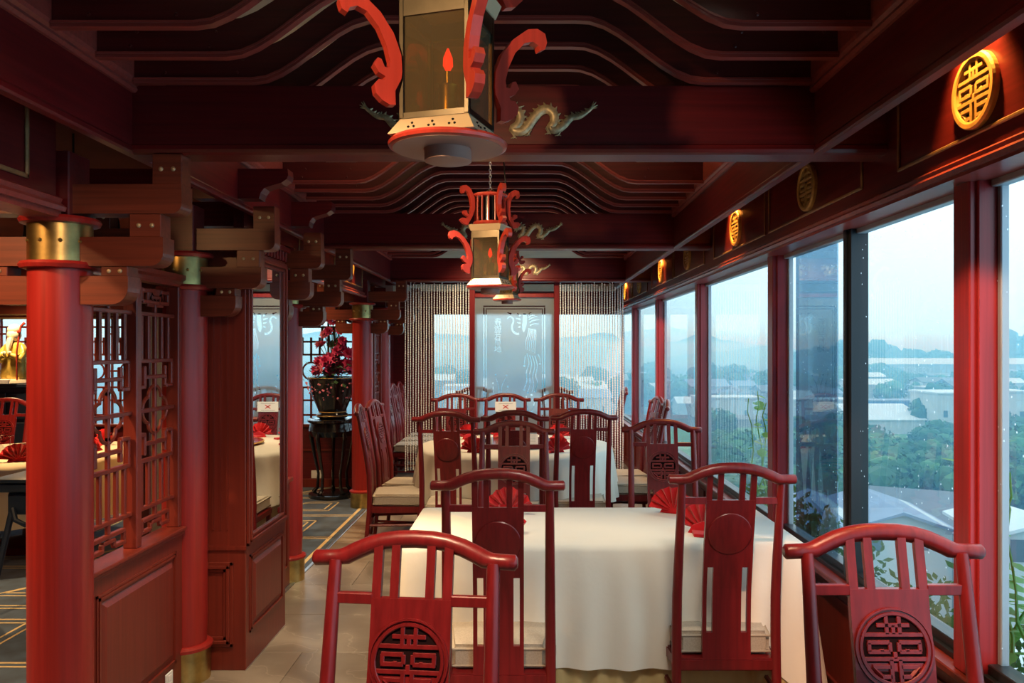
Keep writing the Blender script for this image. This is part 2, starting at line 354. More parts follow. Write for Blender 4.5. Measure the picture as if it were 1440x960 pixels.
# ------------------------------------------------------------------ setting: floor, carpet, walls, ceiling
COLX = -1.66
fl = MB(); fl.box(-1.58, 1.40, -3, 11.4, -.12, -.012); floor = fl.build('floor', 'grout'); tag(floor, kind='structure', label='taupe marble tile floor of the window aisle')
tile_meshes = {}
ys = [-3+.6*i for i in range(24)]
for j, y0 in enumerate(ys):
    off = (j % 3)*.4
    x = -1.58-off
    while x < 1.40:
        a, b = max(x, -1.58), min(x+1.2, 1.40)
        if b-a > .05:
            key = (round(b-a, 3), round(min(y0+.6, 11.4)-y0, 3))
            if key not in tile_meshes:
                m = MB(); m.box(-key[0]/2+.0012, key[0]/2-.0012, -key[1]/2+.0012, key[1]/2-.0012, -.012, 0, .0015); tile_meshes[key] = m.mesh('tile', 'stone')
            obj('tile', tile_meshes[key], floor, ((a+b)/2, y0+key[1]/2, 0))
        x += 1.2
ts = MB(); ts.box(-1.605, -1.58, -3, 9.0, -.02, .004, .002); o = ts.build('trim_1', 'steel'); tag(o, kind='structure', label='steel strip between carpet and marble')
cp = MB(); cp.box(-7.0, -1.605, -3, 9.2, -.12, .002); carpet = cp.build('floor_carpet', 'carpet'); tag(carpet, kind='structure', label='navy carpet with gold geometric lines')
cl = MB()
def cline(x0, y0, x1, y1, wd=.016):
    d = Vector((x1-x0, y1-y0, 0)); L = d.length; a = math.atan2(d.y, d.x)
    cl.box(-L/2-wd/2, L/2+wd/2, -wd/2, wd/2, .0005, .0035, 0, 1, Matrix.Translation(((x0+x1)/2, (y0+y1)/2, 0)) @ Matrix.Rotation(a, 4, 'Z'))
cline(-1.66, -3, -1.66, 9.0, .03)
for k in range(14):
    y0 = -2.28+.9*k-.02
    if y0 > 8.9: break
    for dx in (0, .05): cline(-6.9, y0+dx, -1.66, y0+dx)
    for q in range(6):
        xq = -1.95-.9*q
        for dd in (0, .06):
            cline(xq-dd, y0+.25+dd, xq-.62+dd, y0+.25+dd); cline(xq-dd, y0+.25+dd, xq-dd, y0+.7-dd)
            cline(xq-.62+dd, y0+.25+dd, xq-.3, y0+.7-dd); cline(xq-dd, y0+.7-dd, xq-.3, y0+.7-dd)
cl.build('line_pattern', 'carpet_line', carpet)

# outer walls of the side room and the end behind the photographer
m = MB(); m.box(-7.12, -7.0, -3, 9.3, 0, 2.9); tag(m.build('wall_left', 'wallred'), kind='structure', label='red-brown wall at the far side of the carpeted room')
m = MB(); m.box(-7.1, 1.5, -3.12, -3, 0, 2.9); tag(m.build('wall_back', 'wallred'), kind='structure', label='red-brown wall behind the photographer')

# ceiling slab and its rafters
m = MB(); m.box(-1.417, 1.045, -3, 8.3, 2.92, 3.0); ceiling = m.build('ceiling', 'ceil'); tag(ceiling, kind='structure', label='cream ceiling above the curved red rafters')
m = MB(); m.box(-7.1, -1.417, -3, 9.3, 2.72, 3.0); tag(m.build('ceiling_side_room', M_plain('side_room_ceiling', (.10, .022, .012), .9, 0, .15, 3, .1)), kind='structure', label='dark red ceiling of the carpeted room')
m = MB(); m.box(1.045, 1.5, -3, 11.6, 2.72, 3.0); tag(m.build('ceiling_window_strip', 'beam_y'), kind='structure', label='dark soffit strip above the windows')
m = MB(); m.box(-2.0, 1.10, 8.3, 11.6, 2.72, 3.0); tag(m.build('ceiling_back_room', 'cream'), kind='structure', label='cream ceiling of the room behind the curtains')
XC = -.167
def hump(x):
    d = abs(x-XC)
    if d < .36: t = 1
    elif d > .78: t = 0
    else:
        u = (d-.36)/.42; t = 1-(3*u*u-2*u**3)
    return .92+.215*t
RX = [-1.385]+[-1.0+.0]*0
RX = [-1.360, -1.15, -1.0]+[-.95+.05*i for i in range(12)]+[-.35, -.167, .01]+[.07+.05*i for i in range(12)]+[.68, .85, .988]
m = MB()
bot = [(x, hump(x)) for x in RX]
def strip(mb, off0, off1, y0, y1):
    A = []
    for (x, z) in bot:
        A.append([mb.bm.verts.new((x, y, EYE+z+o)) for (y, o) in ((y0, off0), (y1, off0), (y1, off1), (y0, off1))])
    for P, Q in zip(A, A[1:]):
        for k in range(4): mb.bm.faces.new((P[k], P[(k+1) % 4], Q[(k+1) % 4], Q[k]))
    mb.bm.faces.new(A[0][::-1]); mb.bm.faces.new(A[-1])
strip(m, .016, .118, -.013, .013)
strip(m, .010, .017, -.019, .019)
strip(m, 0.0, .011, -.015, .015)
for x in (-1.25, -1.0, .66, .92):
    for dz in (.035, .08): m.ball((x+(.02 if dz > .05 else 0), -.014, EYE+.92+dz), .0065, 1, (1, .7, 1))
raf = m.mesh('rafter', 'rafter', True, 30)
raf.materials.append(MT['edge'])  # lower edge gets the colour with the highlight painted in
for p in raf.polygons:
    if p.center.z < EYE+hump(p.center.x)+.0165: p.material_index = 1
y = 2.77-.24*5
RY = []
while y < 8.2:
    if not (3.66 < y < 4.45): RY.append(y)
    y += .24
for y in RY: obj('rafter', raf, ceiling, (0, y, 0))

# long beams and cross beams (rounded bead along the bottom edge)
def beam_profile(t, z0, z1, thin=False):
    h = t/2
    if thin: return [(-h, z0+.03), (-h-.005, z0+.022), (-h-.005, z0+.008), (-h, z0), (h, z0), (h+.005, z0+.008), (h+.005, z0+.022), (h, z0+.03), (h, z1), (-h, z1)]
    return [(-h, z0+.035), (-h-.012, z0+.028), (-h-.014, z0+.014), (-h-.004, z0+.004), (-h+.012, z0), (h-.012, z0), (h+.004, z0+.004), (h+.014, z0+.014), (h+.012, z0+.028), (h, z0+.035), (h, z1), (-h, z1)]
def long_beam(x, label):
    e = empty('long_beam', (x, 2.6, 2.285)); tag(e, label, 'beam')
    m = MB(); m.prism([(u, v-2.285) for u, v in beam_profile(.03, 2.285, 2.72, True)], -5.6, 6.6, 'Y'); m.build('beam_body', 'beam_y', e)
    s = 1 if x < 0 else -1
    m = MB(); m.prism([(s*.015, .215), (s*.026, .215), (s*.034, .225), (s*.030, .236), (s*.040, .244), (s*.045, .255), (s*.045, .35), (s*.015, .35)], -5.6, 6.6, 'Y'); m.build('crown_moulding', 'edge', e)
long_beam(-1.402, 'long dark red ceiling beam above the row of round columns')
long_beam(1.03, 'long dark red ceiling beam running beside the window wall')
DRAG = [(-.150, .012), (-.130, .028), (-.112, .022), (-.108, 0), (-.118, -.022), (-.135, -.036), (-.110, -.045), (-.085, -.030), (-.062, .002), (-.040, .026), (-.014, .034), (.008, .018), (.010, -.012), (-.002, -.032), (.018, -.038), (.045, -.020), (.070, .004), (.098, .008), (.122, .022), (.150, .045)]
def dragon_mesh():
    m = MB(); pts = [(x, 0, z) for x, z in DRAG]
    # smooth the path
    P = []
    for i in range(len(pts)-1):
        p0, p1, p2, p3 = pts[max(i-1, 0)], pts[i], pts[i+1], pts[min(i+2, len(pts)-1)]
        for k in range(4):
            t = k/4
            P.append(tuple(.5*((2*b)+(-a+c)*t+(2*a-5*b+4*c-d)*t*t+(-a+3*b-3*c+d)*t**3) for a, b, c, d in zip(p0, p1, p2, p3)))
    P.append(pts[-1]); n = len(P)
    R = [.0125+.004*math.sin(PI*min(1, i/n*1.1)) if i < n*.75 else max(.004, .0155*(1-(i/n-.75)*2.8)) for i in range(n)]
    m.tube(P, R, 8, flat=(1, .6, 1))
    for i in range(3, n-3, 2):   # back spikes
        p = Vector(P[i]); t = (Vector(P[i+1])-Vector(P[i-1])).normalized(); q = Vector((-t.z, 0, t.x))
        if q.z < 0 and i > 12: q = q
        m.tube([p+q*R[i]*.8, p+q*(R[i]+.009)-t*.004], [.006, .0008], 4)
    m.ball((-.140, 0, .022), .021, 2, (1.15, .6, .85)); m.ball((-.162, 0, .014), .011, 1, (1.3, .7, .7))
    for (a, b) in (((-.135, .034), (-.118, .060)), ((-.142, .036), (-.140, .058)), ((-.128, .030), (-.095, .046)), ((-.126, .022), (-.092, .030)), ((-.150, .034), (-.158, .050)), ((-.160, .010), (-.172, -.006)), ((-.150, .004), (-.158, -.012)), ((-.162, .018), (-.176, .036))):
        m.tube([(a[0], 0, a[1]), ((a[0]+b[0])/2, 0, (a[1]+b[1])/2+.002), (b[0], 0, b[1])], [.006, .0048, .0008], 5)
    for (x, z, s) in ((-.125, -.045, -1), (-.085, -.036, 1), (-.005, -.030, -1), (.022, -.036, 1)):
        m.tube([(x, 0, z+.012), (x+s*.012, 0, z-.004), (x+s*.004, 0, z-.018)], [.006, .005, .004], 6)
        for c in (-.010, -.003, .006): m.tube([(x+s*.004, 0, z-.018), (x+s*.004+c*1.4, 0, z-.024)], [.0035, .001], 4)
    for dx, dz in ((.012, .016), (.018, .006), (.004, .020), (.016, -.004)): m.tube([(.140, 0, .038), (.146+dx, 0, .043+dz)], [.005, .0008], 4)
    return m.mesh('dragon_relief', 'bronze', True, 50)
drag = dragon_mesh()
BY = (2.87, 5.53, 8.20); BN = ('nearest', 'middle', 'far')
for y, nm, ds in zip(BY, ('crossing above the front tables', 'crossing between the rectangular and round tables', 'crossing above the bead curtains'), ('nearest cross beam', 'second cross beam', 'cross beam over the curtains')):
    e = empty('cross_beam', (XC, y, 2.285)); tag(e, 'thick dark red cross beam '+nm, 'beam')
    x1 = 1.27-XC
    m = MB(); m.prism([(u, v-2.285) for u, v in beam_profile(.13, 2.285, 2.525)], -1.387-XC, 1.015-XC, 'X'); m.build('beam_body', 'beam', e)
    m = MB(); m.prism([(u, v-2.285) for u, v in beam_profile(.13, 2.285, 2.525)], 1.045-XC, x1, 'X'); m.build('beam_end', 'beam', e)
    for s in (1, -1):
        d = obj('dragon', drag, None, (XC+s*.255, y-.071, 2.407), None, (s, 1, 1)); tag(d, f'bronze dragon relief on the {ds}, {"window" if s > 0 else "column"} side', 'ornament', 'dragon reliefs on the cross beams')

# ------------------------------------------------------------------ columns with bracket arms
def arm_profile(x0, x1, z0, z1, r):
    pts = [(x0, z1), (x0, z0)]
    for k in range(7):
        a = -PI/2+PI/2*k/6; pts.append((x1-r+r*math.cos(a), z0+r+r*math.sin(a)))
    pts.append((x1, z1)); return pts
def arm(mb, x0, x1, z0, z1, r, t=.045): mb.prism(arm_profile(x0, x1, z0, z1, r), -t, t, 'Y')
def make_column(cloud, shaft=True):
    e = empty('round_column', (0, 0, 0))
    E = EYE
    if shaft:
        m = MB(); m.lathe([(.100, .17), (.104, .3), (.105, 1.0), (.103, E+.29)], 32); m.build('shaft', 'column', e, True)
        m = MB(); m.lathe([(.118, .0), (.118, .15)], 32); m.build('brass_base', 'brass', e, True)
        m = MB(); m.lathe([(.118, .15), (.128, .155), (.128, .168), (.112, .178), (.10, .18)], 32); m.build('base_ring', 'column', e, True)
        m = MB(); m.lathe([(.104, E+.305), (.104, E+.45)], 32)
        for k in range(10):
            a = 2*PI*k/10+.2; m.ball((.104*math.cos(a), .104*math.sin(a), E+.375), .008, 1)
        m.build('brass_collar', 'brass', e, True)
        for z in (E+.29, E+.448):
            m = MB(); m.lathe([(.10, z-.012), (.126, z-.008), (.132, z+.004), (.126, z+.014), (.10, z+.018)], 32); m.build('collar_ring', 'column', e, True)
    m = MB(); m.box(-.068, .068, -.068, .068, E+.46, E+.69, .004); m.build('post', 'beam', e)
    for s in (1, -1):
        R = Matrix.Diagonal((s, 1, 1, 1))
        for (x1, z0, z1, r) in ((.262, .155, .255, .06), (.385, .290, .392, .045), (.450, .474, .577, .035)):
            m = MB(); m.prism(arm_profile(.06, x1, E+z0, E+z1, r), -.045, .045, 'Y', R); m.build('bracket_arm', 'bracket', e)
        for (xa, xb, z0, z1) in ((.165, .258, .255, .290), (.265, .375, .392, .474), (.345, .448, .577, .685)):
            m = MB(); m.box(s*xa, s*xb, -.04, .04, E+z0, E+z1, .002)
            m.build('bracket_block', 'bracket', e)
            m = MB()
            for q in (.3, .72): m.ball((s*(xa+(xb-xa)*q), -.041, E+(z0+z1)/2), .0085, 2, (1, .6, 1))
            m.build('bolt', 'bronze', e, True)
        if cloud:
            pts = [(.06, .865), (.06, .722), (.375, .722), (.383, .75), (.40, .772), (.44, .786), (.48, .796), (.508, .815), (.515, .835), (.512, .865)]
            m = MB(); m.prism([(u, E+v) for u, v in pts], -.045, .045, 'Y', R); m.build('cloud_arm', 'beam', e)
    return e
colA = make_column(False); colB = make_column(True)
cols = [(2.84, False, 'round red column nearest the photographer with brass collar'), (3.875, True, 'round red column with brass base between lattice screen and mirrored pier'), (4.74, True, 'round red column hidden just behind the mirrored pier'),
        (5.53, False, 'round red column past the mirrored pier at the carpet edge'), (8.07, False, 'round red column beside the flower stand and the facing chairs'), (9.1, True, 'slim far round red column next to the bead curtain')]
firstA = firstB = True
for y, cloud, lab in cols:
    src = colB if cloud else colA
    if cloud and firstB: o = src; firstB = False
    elif not cloud and firstA: o = src; firstA = False
    else: o = copy_tree(src)
    o.location = (COLX, y, 0); tag(o, lab, 'column', 'round red columns')

# ------------------------------------------------------------------ lattice screens between columns
def raised_panel(mb_frame, parent, y0, y1, z0, z1, xf, s=1, mat='panel'):
    """moulded raised panel on a face at x=xf facing +x*s"""
    m = MB(); d = .012
    for k, (i, h) in enumerate(((0, .006), (.012, .010))):
        a0, a1, b0, b1 = y0+i, y1-i, z0+i, z1-i; t = .010
        m.box(xf, xf+s*h, a0, a1, b0, b0+t); m.box(xf, xf+s*h, a0, a1, b1-t, b1); m.box(xf, xf+s*h, a0, a0+t, b0, b1); m.box(xf, xf+s*h, a1-t, a1, b0, b1)
    m.build('panel_moulding', mat, parent)
    m = MB(); i, j = .03, .06
    A = [(xf-s*.004, y0+i, z0+i), (xf-s*.004, y1-i, z0+i), (xf-s*.004, y1-i, z1-i), (xf-s*.004, y0+i, z1-i)]
    B = [(xf+s*.012, y0+j, z0+j), (xf+s*.012, y1-j, z0+j), (xf+s*.012, y1-j, z1-j), (xf+s*.012, y0+j, z1-j)]
    va = [m.bm.verts.new(p) for p in A]; vb = [m.bm.verts.new(p) for p in B]
    m.bm.faces.new(vb); m.bm.faces.new(va[::-1])
    for k in range(4): m.bm.faces.new((va[k], va[(k+1) % 4], vb[(k+1) % 4], vb[k]))
    m.build('raised_panel', mat, parent)
def lattice_leaf(wd, z0, z1):
    """local: y across (-wd/2..wd/2), z up; returns mesh"""
    m = MB(); h = wd/2; t = .017; zc = (z0+z1)/2; H = (z1-z0)/2
    def hb(ya, yb, z, tt=t): m.box(-t/2-.003, t/2+.003, ya, yb, z-tt/2, z+tt/2, .003)
    def vb(y, za, zb, tt=t): m.box(-t/2, t/2, y-tt/2, y+tt/2, min(za, zb), max(za, zb), .003)
    for s in (1, -1):
        Z = lambda q: zc+s*q*H
        # vertical bars field
        hb(-h, h, Z(.78)); hb(-h*.92, h*.92, Z(.40))
        for q in (-.8, -.4, 0, .4, .8): vb(h*q*.9, Z(.78), Z(.40))
        # key block next to medallion
        for sy in (1, -1):
            vb(sy*h*.92, Z(.40), Z(.19)); hb(min(sy*h*.55, sy*h*.92), max(sy*h*.55, sy*h*.92), Z(.19)); vb(sy*h*.55, Z(.19), Z(.36))
        hb(-h*.55, h*.55, Z(.27)); vb(0, Z(.40), Z(.15))
        # end block
        vb(0, Z(.78), Z(.92)); hb(-h*.7, h*.7, Z(.88)); vb(h*.7, Z(.88), Z(.99)); vb(-h*.7, Z(.88), Z(.99))
        hb(-h*.7, -h*.25, Z(.97)); hb(h*.25, h*.7, Z(.97)); vb(h*.25, Z(.92), Z(.97)); vb(-h*.25, Z(.92), Z(.97)); hb(-h*.25, h*.25, Z(.92))
    # quatrefoil
    P = []
    for k in range(48):
        a = 2*PI*k/48; r = .80+.28*abs(math.cos(2*a))**.8
        P.append((0, h*.60*r*math.cos(a), zc+.098*r*math.sin(a)))
    m.tube(P, .008, 6, closed=True)
    hb(-h, h, zc); vb(0, zc-.1, zc+.1)
    return m.mesh('lattice', 'panel', False)
LEAF = lattice_leaf(.31, .79, 1.87)
def lattice_screen(ya, yb, label):
    e = empty('lattice_screen', (COLX, (ya+yb)/2, 0)); tag(e, label, 'screen')
    h = (yb-ya)/2
    m = MB(); m.box(-.03, .03, -h, h, 0, .74); m.build('wainscot', 'panel', e)
    raised_panel(None, e, -h+.07, h-.07, .14, .66, .03)
    m = MB(); m.box(-.045, .045, -h, h, .725, .745, .004); m.box(-.055, .055, -h, h, .745, .762, .004); m.build('wainscot_cap', 'panel', e)
    m = MB(); m.prism([(-.03, 1.89), (-.035, 1.90), (-.035, 1.915), (-.05, 1.925), (-.05, 1.945), (.05, 1.945), (.05, 1.925), (.035, 1.915), (.035, 1.90), (.03, 1.89)], -h, h, 'Y'); m.build('lintel', 'panel', e)
    for y0, y1 in ((-h, -h+.035), (-.022, .022), (h-.035, h)):
        m = MB(); m.box(-.03, .03, y0, y1, .762, 1.89, .004); m.build('stile', 'panel', e)
    lw = (h-.035+.022*-1-.0)
    for s in (-1, 1):
        c = s*(.022+(h-.035))/2
        o = obj('lattice', LEAF, e, (0, c, 0)); o.scale = (1, (h-.057)/.31, 1)
        m = MB()   # butterfly plaque at the top of the leaf
        m.box(-.006, .006, c-.075, c+.075, 1.785, 1.865, .002); m.build('plaque', 'panel', e)
        m = MB()
        for q in (1, -1): m.tube([(.008, c+q*.01, 1.81), (.008, c+q*.045, 1.845), (.008, c+q*.055, 1.82), (.008, c+q*.03, 1.80), (.008, c+q*.012, 1.815)], .004, 5)
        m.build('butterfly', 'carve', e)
    return e
lattice_screen(2.945, 3.77, 'carved red lattice screen on a panelled base between the two nearest columns')
lattice_screen(8.175, 8.995, 'carved red lattice screen between the far columns')
e = empty('wainscot_panel', (COLX, 5.02, 0)); tag(e, 'low red wainscot panel joining pier and third column', 'panel')
m = MB(); m.box(-.03, .05, -.17, .40, 0, .70); m.build('wainscot', 'panel', e); raised_panel(None, e, -.12, .34, .12, .60, .05)
m = MB(); m.box(-.05, .075, -.17, .40, .70, .73, .004); m.build('wainscot_cap', 'panel', e)

# mirrored pier
e = empty('mirrored_pier', (-1.565, 4.285, 0)); tag(e, 'square red pier with framed mirror above a raised wainscot panel', 'pier')
m = MB(); m.box(-.165, .17, -.325, .325, .0, 2.10, .003); m.build('pier_body', 'panel', e)
raised_panel(None, e, -.27, .27, .17, .56, .17)
m = MB(); m.box(.17, .172, -.265, .265, .66, 2.03); m.build('mirror', 'mirror', e)
m = MB()
for k, (i, hh) in enumerate(((0, .016), (.016, .024), (.034, .014))):
    t = .016; a0, a1, b0, b1 = -.315+i, .315-i, .615+i, 2.085-i
    m.box(.17, .17+hh, a0, a1, b0, b0+t, .003); m.box(.17, .17+hh, a0, a1, b1-t, b1, .003); m.box(.17, .17+hh, a0, a0+t, b0, b1, .003); m.box(.17, .17+hh, a1-t, a1, b0, b1, .003)
m.build('mirror_frame', 'panel', e)
m = MB()   # panels on the near face
for k_, (t0, dp_) in enumerate(((0, .010), (.016, .018), (.034, .008))):
    a0, a1, b0, b1 = -.16+t0, .11-t0, .12+t0, .54-t0; wd_ = .017
    for q in ((a0, a1, b0, b0+wd_), (a0, a1, b1-wd_, b1), (a0, a0+wd_, b0, b1), (a1-wd_, a1, b0, b1)): m.box(q[0], q[1], -.325-dp_, -.325, q[2], q[3], .002)
m.box(-.165, .176, -.334, -.325, .60, .62)
m.build('panel_moulding', 'panel', e)
m = MB()
for k in range(4): m.box(-.03+.035*k, -.022+.035*k, -.331, -.325, .70, 1.98)
m.build('reed', 'panel', e)
for k in range(12):
    m = MB(); m.box(.17, .195, -.30+.052*k-.012, -.30+.052*k+.012, 2.095, 2.15, .004); m.build('dentil', 'beam', e)
m = MB(); m.box(-.165, .2, -.33, .33, 2.15, 2.18, .004); m.box(-.165, .17, -.325, .325, 2.10, 2.15); m.build('cornice', 'beam', e)
m = MB(); m.box(-1.396, -1.393, 3.955, 4.615, 0, .006); tag(m.build('baseboard_pier', 'steel'), kind='structure')
# outlet on the wainscot
e = empty('wall_outlet', (-1.628, 3.62, .075)); tag(e, 'white double socket low on the lattice screen base', 'outlet')
m = MB(); m.box(0, .008, -.035, .035, -.055, .055, .003); m.build('cover_plate', 'white', e)
m = MB()
m.box(.008, .011, -.018, .018, -.011, .039-.028, .002)
m.build('socket', 'paper', e)
m = MB(); m.box(.008, .011, -.018, .018, .018, .044, .002); m.build('socket', 'paper', e)

# wall over the columns, before the first one
e = empty('wall_left_frieze', (COLX, 0, 0)); tag(e, kind='structure', label='dark red panelled frieze above the first column')
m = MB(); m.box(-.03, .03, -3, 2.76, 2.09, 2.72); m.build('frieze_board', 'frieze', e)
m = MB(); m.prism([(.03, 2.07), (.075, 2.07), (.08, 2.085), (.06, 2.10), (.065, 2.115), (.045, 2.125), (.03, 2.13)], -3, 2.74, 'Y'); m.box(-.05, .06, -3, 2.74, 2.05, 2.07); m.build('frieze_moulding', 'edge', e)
for ya, yb in ((1.45, 2.60), (.15, 1.3)):
    m = MB()
    for q in ((ya, yb, 2.155, 2.17), (ya, yb, 2.56, 2.575), (ya, ya+.015, 2.155, 2.575), (yb-.015, yb, 2.155, 2.575)): m.box(.03, .04, q[0], q[1], q[2], q[3], .003)
    m.build('panel_frame', 'gilt_line', e)
e = empty('wall_left_upper', (COLX, 0, 0)); tag(e, kind='structure', label='dark red boards over the column line')
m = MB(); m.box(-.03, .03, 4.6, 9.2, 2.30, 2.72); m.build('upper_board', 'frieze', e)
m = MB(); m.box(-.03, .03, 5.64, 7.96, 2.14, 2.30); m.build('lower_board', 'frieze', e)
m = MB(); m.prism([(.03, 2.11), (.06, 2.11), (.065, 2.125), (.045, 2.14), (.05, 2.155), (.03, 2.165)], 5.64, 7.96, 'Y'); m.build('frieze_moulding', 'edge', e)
for ya, yb in ((5.70, 6.76), (6.84, 7.90)):
    m = MB()
    for q in ((ya, yb, 2.20, 2.212), (ya, yb, 2.585, 2.597), (ya, ya+.012, 2.20, 2.597), (yb-.012, yb, 2.20, 2.597)): m.box(.03, .038, q[0], q[1], q[2], q[3], .003)
    m.build('panel_frame', 'gilt_line', e)

# ------------------------------------------------------------------ window wall on the right
XF, XG = 1.27, 1.385
e = empty('wall_right', (0, 0, 0)); tag(e, kind='structure', label='dark red frieze and wainscot of the window wall')
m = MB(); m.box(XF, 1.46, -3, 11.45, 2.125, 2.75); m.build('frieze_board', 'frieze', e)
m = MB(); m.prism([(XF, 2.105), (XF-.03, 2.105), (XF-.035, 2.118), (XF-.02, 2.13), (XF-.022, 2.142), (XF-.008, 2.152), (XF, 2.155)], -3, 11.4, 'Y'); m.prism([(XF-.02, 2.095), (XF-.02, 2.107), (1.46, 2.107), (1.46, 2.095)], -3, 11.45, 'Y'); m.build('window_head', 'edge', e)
m = MB(); m.box(1.37, 1.46, -3, 11.45, 0, .60); m.build('wainscot', 'panel', e)
m = MB(); m.box(1.29, 1.46, -3, 11.45, .60, .625, .004); m.build('sill_board', 'panel', e)
for k in range(13):
    y0 = -1.9+1.0*k; m = MB()
    for q in ((y0, y0+.85, .12, .13), (y0, y0+.85, .50, .51), (y0, y0+.01, .12, .51), (y0+.84, y0+.85, .12, .51)): m.box(1.358, 1.37, q[0], q[1], q[2], q[3])
    m.build('panel_moulding', 'panel', e)
MEDY = [2.24+1.3*k+(.02*k) for k in range(-1, 7)]
PANELS = []
for b in range(-1, 4):
    y0 = 2.86+2.665*b
    PANELS += [(y0+.14, y0+1.30), (y0+1.36, y0+2.52)]
for (ya, yb) in PANELS:
    if yb > 11.4: continue
    m = MB()
    for q in ((ya, yb, 2.20, 2.212), (ya, yb, 2.585, 2.597), (ya, ya+.012, 2.20, 2.597), (yb-.012, yb, 2.20, 2.597)): m.box(XF-.008, XF, q[0], q[1], q[2], q[3], .003)
    m.build('panel_frame', 'gilt_line', e)
# round double-happiness medallion
BARS = [(-.52, .52, .70, 'h'), (-.92, .92, .42, 'h'), (-.84, -.14, .19, 'h'), (.14, .84, .19, 'h'), (-.84, -.14, -.09, 'h'), (.14, .84, -.09, 'h'), (-.97, .97, -.30, 'h'), (-.74, -.14, -.53, 'h'), (.14, .74, -.53, 'h'), (-.46, -.14, -.82, 'h'), (.14, .46, -.82, 'h'),
        (.42, .99, -.20, 'v'), (.42, .99, .20, 'v'), (-.09, .19, -.79, 'v'), (-.09, .19, .79, 'v'), (-.09, .19, -.14, 'v'), (-.09, .19, .14, 'v'), (-.30, -.09, 0, 'v'), (-.98, -.30, -.14, 'v'), (-.98, -.30, .14, 'v'), (.42, .72, 0, 'v'), (-.09, .0, .4, 'v'), (-.09, .0, -.4, 'v')]
def glyph(mb, R, d, th=.105):
    """in XZ plane, proud towards -Y by d"""
    for a, b, c, k in BARS:
        if k == 'h': mb.box(a*R, b*R, -d, 0, (c-th/2)*R, (c+th/2)*R, .0012)
        else: mb.box((c-th/2)*R, (c+th/2)*R, -d, 0, a*R, b*R, .0012)
    for s in (1, -1): mb.tube([(s*.72*R, -d*.5, -.53*R), (s*.44*R, -d*.5, -.82*R)], th/2*R, 4)
m = MB(); R = .098; glyph(m, R, .014, .125)
m.lathe([(R*.97, -.016), (R*1.04, -.019), (R*1.17, -.019), (R*1.22, -.012), (R*1.22, 0), (R*.97, 0)], 48, axis='Y', hollow=True)
med_me = m.mesh('medallion', 'gilt', False)
k = 0
wh = ['lit gilt medallion nearest the photographer on the window frieze', 'unlit medallion just past the nearest cross beam on the window frieze', 'lit gilt medallion midway along the window frieze', 'unlit medallion near the second cross beam on the window frieze', 'lit gilt medallion beyond the second cross beam on the window frieze', 'unlit medallion by the bead curtain on the window frieze', 'lit gilt medallion behind the bead curtain on the window frieze']
MY = [(a+b)/2 for a, b in PANELS if b < 11.4]
MY = [y for y in MY if y > 2.0][:7]; MY[0] = 2.24
for y, lab in zip(MY, wh):
    o = obj('medallion', med_me, None, (XF, y, 2.325), (0, 0, -PI/2), (.90, 1, .90)); tag(o, lab, 'ornament', 'round medallions along the window frieze')

for y, lab in ((6.2, 'lit gilt medallion above the open bay on the column side, nearer one'), (7.35, 'lit gilt medallion above the open bay on the column side, farther one')):
    o = obj('medallion', med_me, None, (COLX+.03, y, 2.35), (0, 0, PI/2), (.90, 1, .90)); tag(o, lab, 'ornament', 'medallions on the column frieze')
# mullion columns, panes
WY = [-1.35, .52, 2.40, 4.28, 6.14, 8.06, 9.88]
for i, y in enumerate(WY):
    e = empty(f'trim_{i+2}', (1.31, y, .625)); tag(e, kind='structure', label='dark red mullion post between windows')
    m = MB(); m.box(0, .055, -.045, .045, 0, 1.475, .004); m.box(.055, .09, -.05, .05, 0, 1.475, .003); m.box(.02, .095, -.058, .058, 0, 1.475, .003); m.build('mullion_post', 'mullion', e)
    m = MB(); m.box(.075, .10, -.078, -.058, 0, 1.475, .003); m.build('outer_jamb', 'alu', e)
    m = MB(); m.box(.05, .12, .062, .095, 0, 1.475, .003); m.build('far_jamb', 'black', e)
def window(n, ya, yb, midframes=(), tint=None):
    e = empty(f'window_{n}', (XG, (ya+yb)/2, .625)); tag(e, kind='structure', label='tall window pane in the window wall')
    h = (yb-ya)/2; c = (ya+yb)/2
    m = MB(); m.box(-.004, .004, -h, h, .0, 1.475); m.build('pane', 'glass', e)
    m = MB(); m.box(-.03, .03, -h, h, 0, .05, .003); m.box(-.045, .045, -h, h, 0, .02, .002); m.build('bottom_rail', 'black', e)
    m = MB(); m.box(-.02, .02, -h, h, 1.45, 1.475, .003); m.build('top_rail', 'alu', e)
    for yy in midframes:
        m = MB(); m.box(-.045, .03, yy-c-.04, yy-c+.04, .02, 1.475, .003); m.box(-.055, -.045, yy-c-.012, yy-c+.012, .02, 1.475, .002); m.build('sliding_sash_stile', 'black', e)
    if tint:
        m = MB(); m.box(.02, .026, tint[0]-c, tint[1]-c, .03, 1.46); m.build('tinted_pane', 'tint', e)
for i in range(len(WY)-1):
    mids, tt = ((), None)
    if i == 2: mids, tt = (3.33,), (3.60, 4.15)
    window(i+1, WY[i]+.06, WY[i+1]-.06, mids, tt)
window(7, 9.94, 11.4)

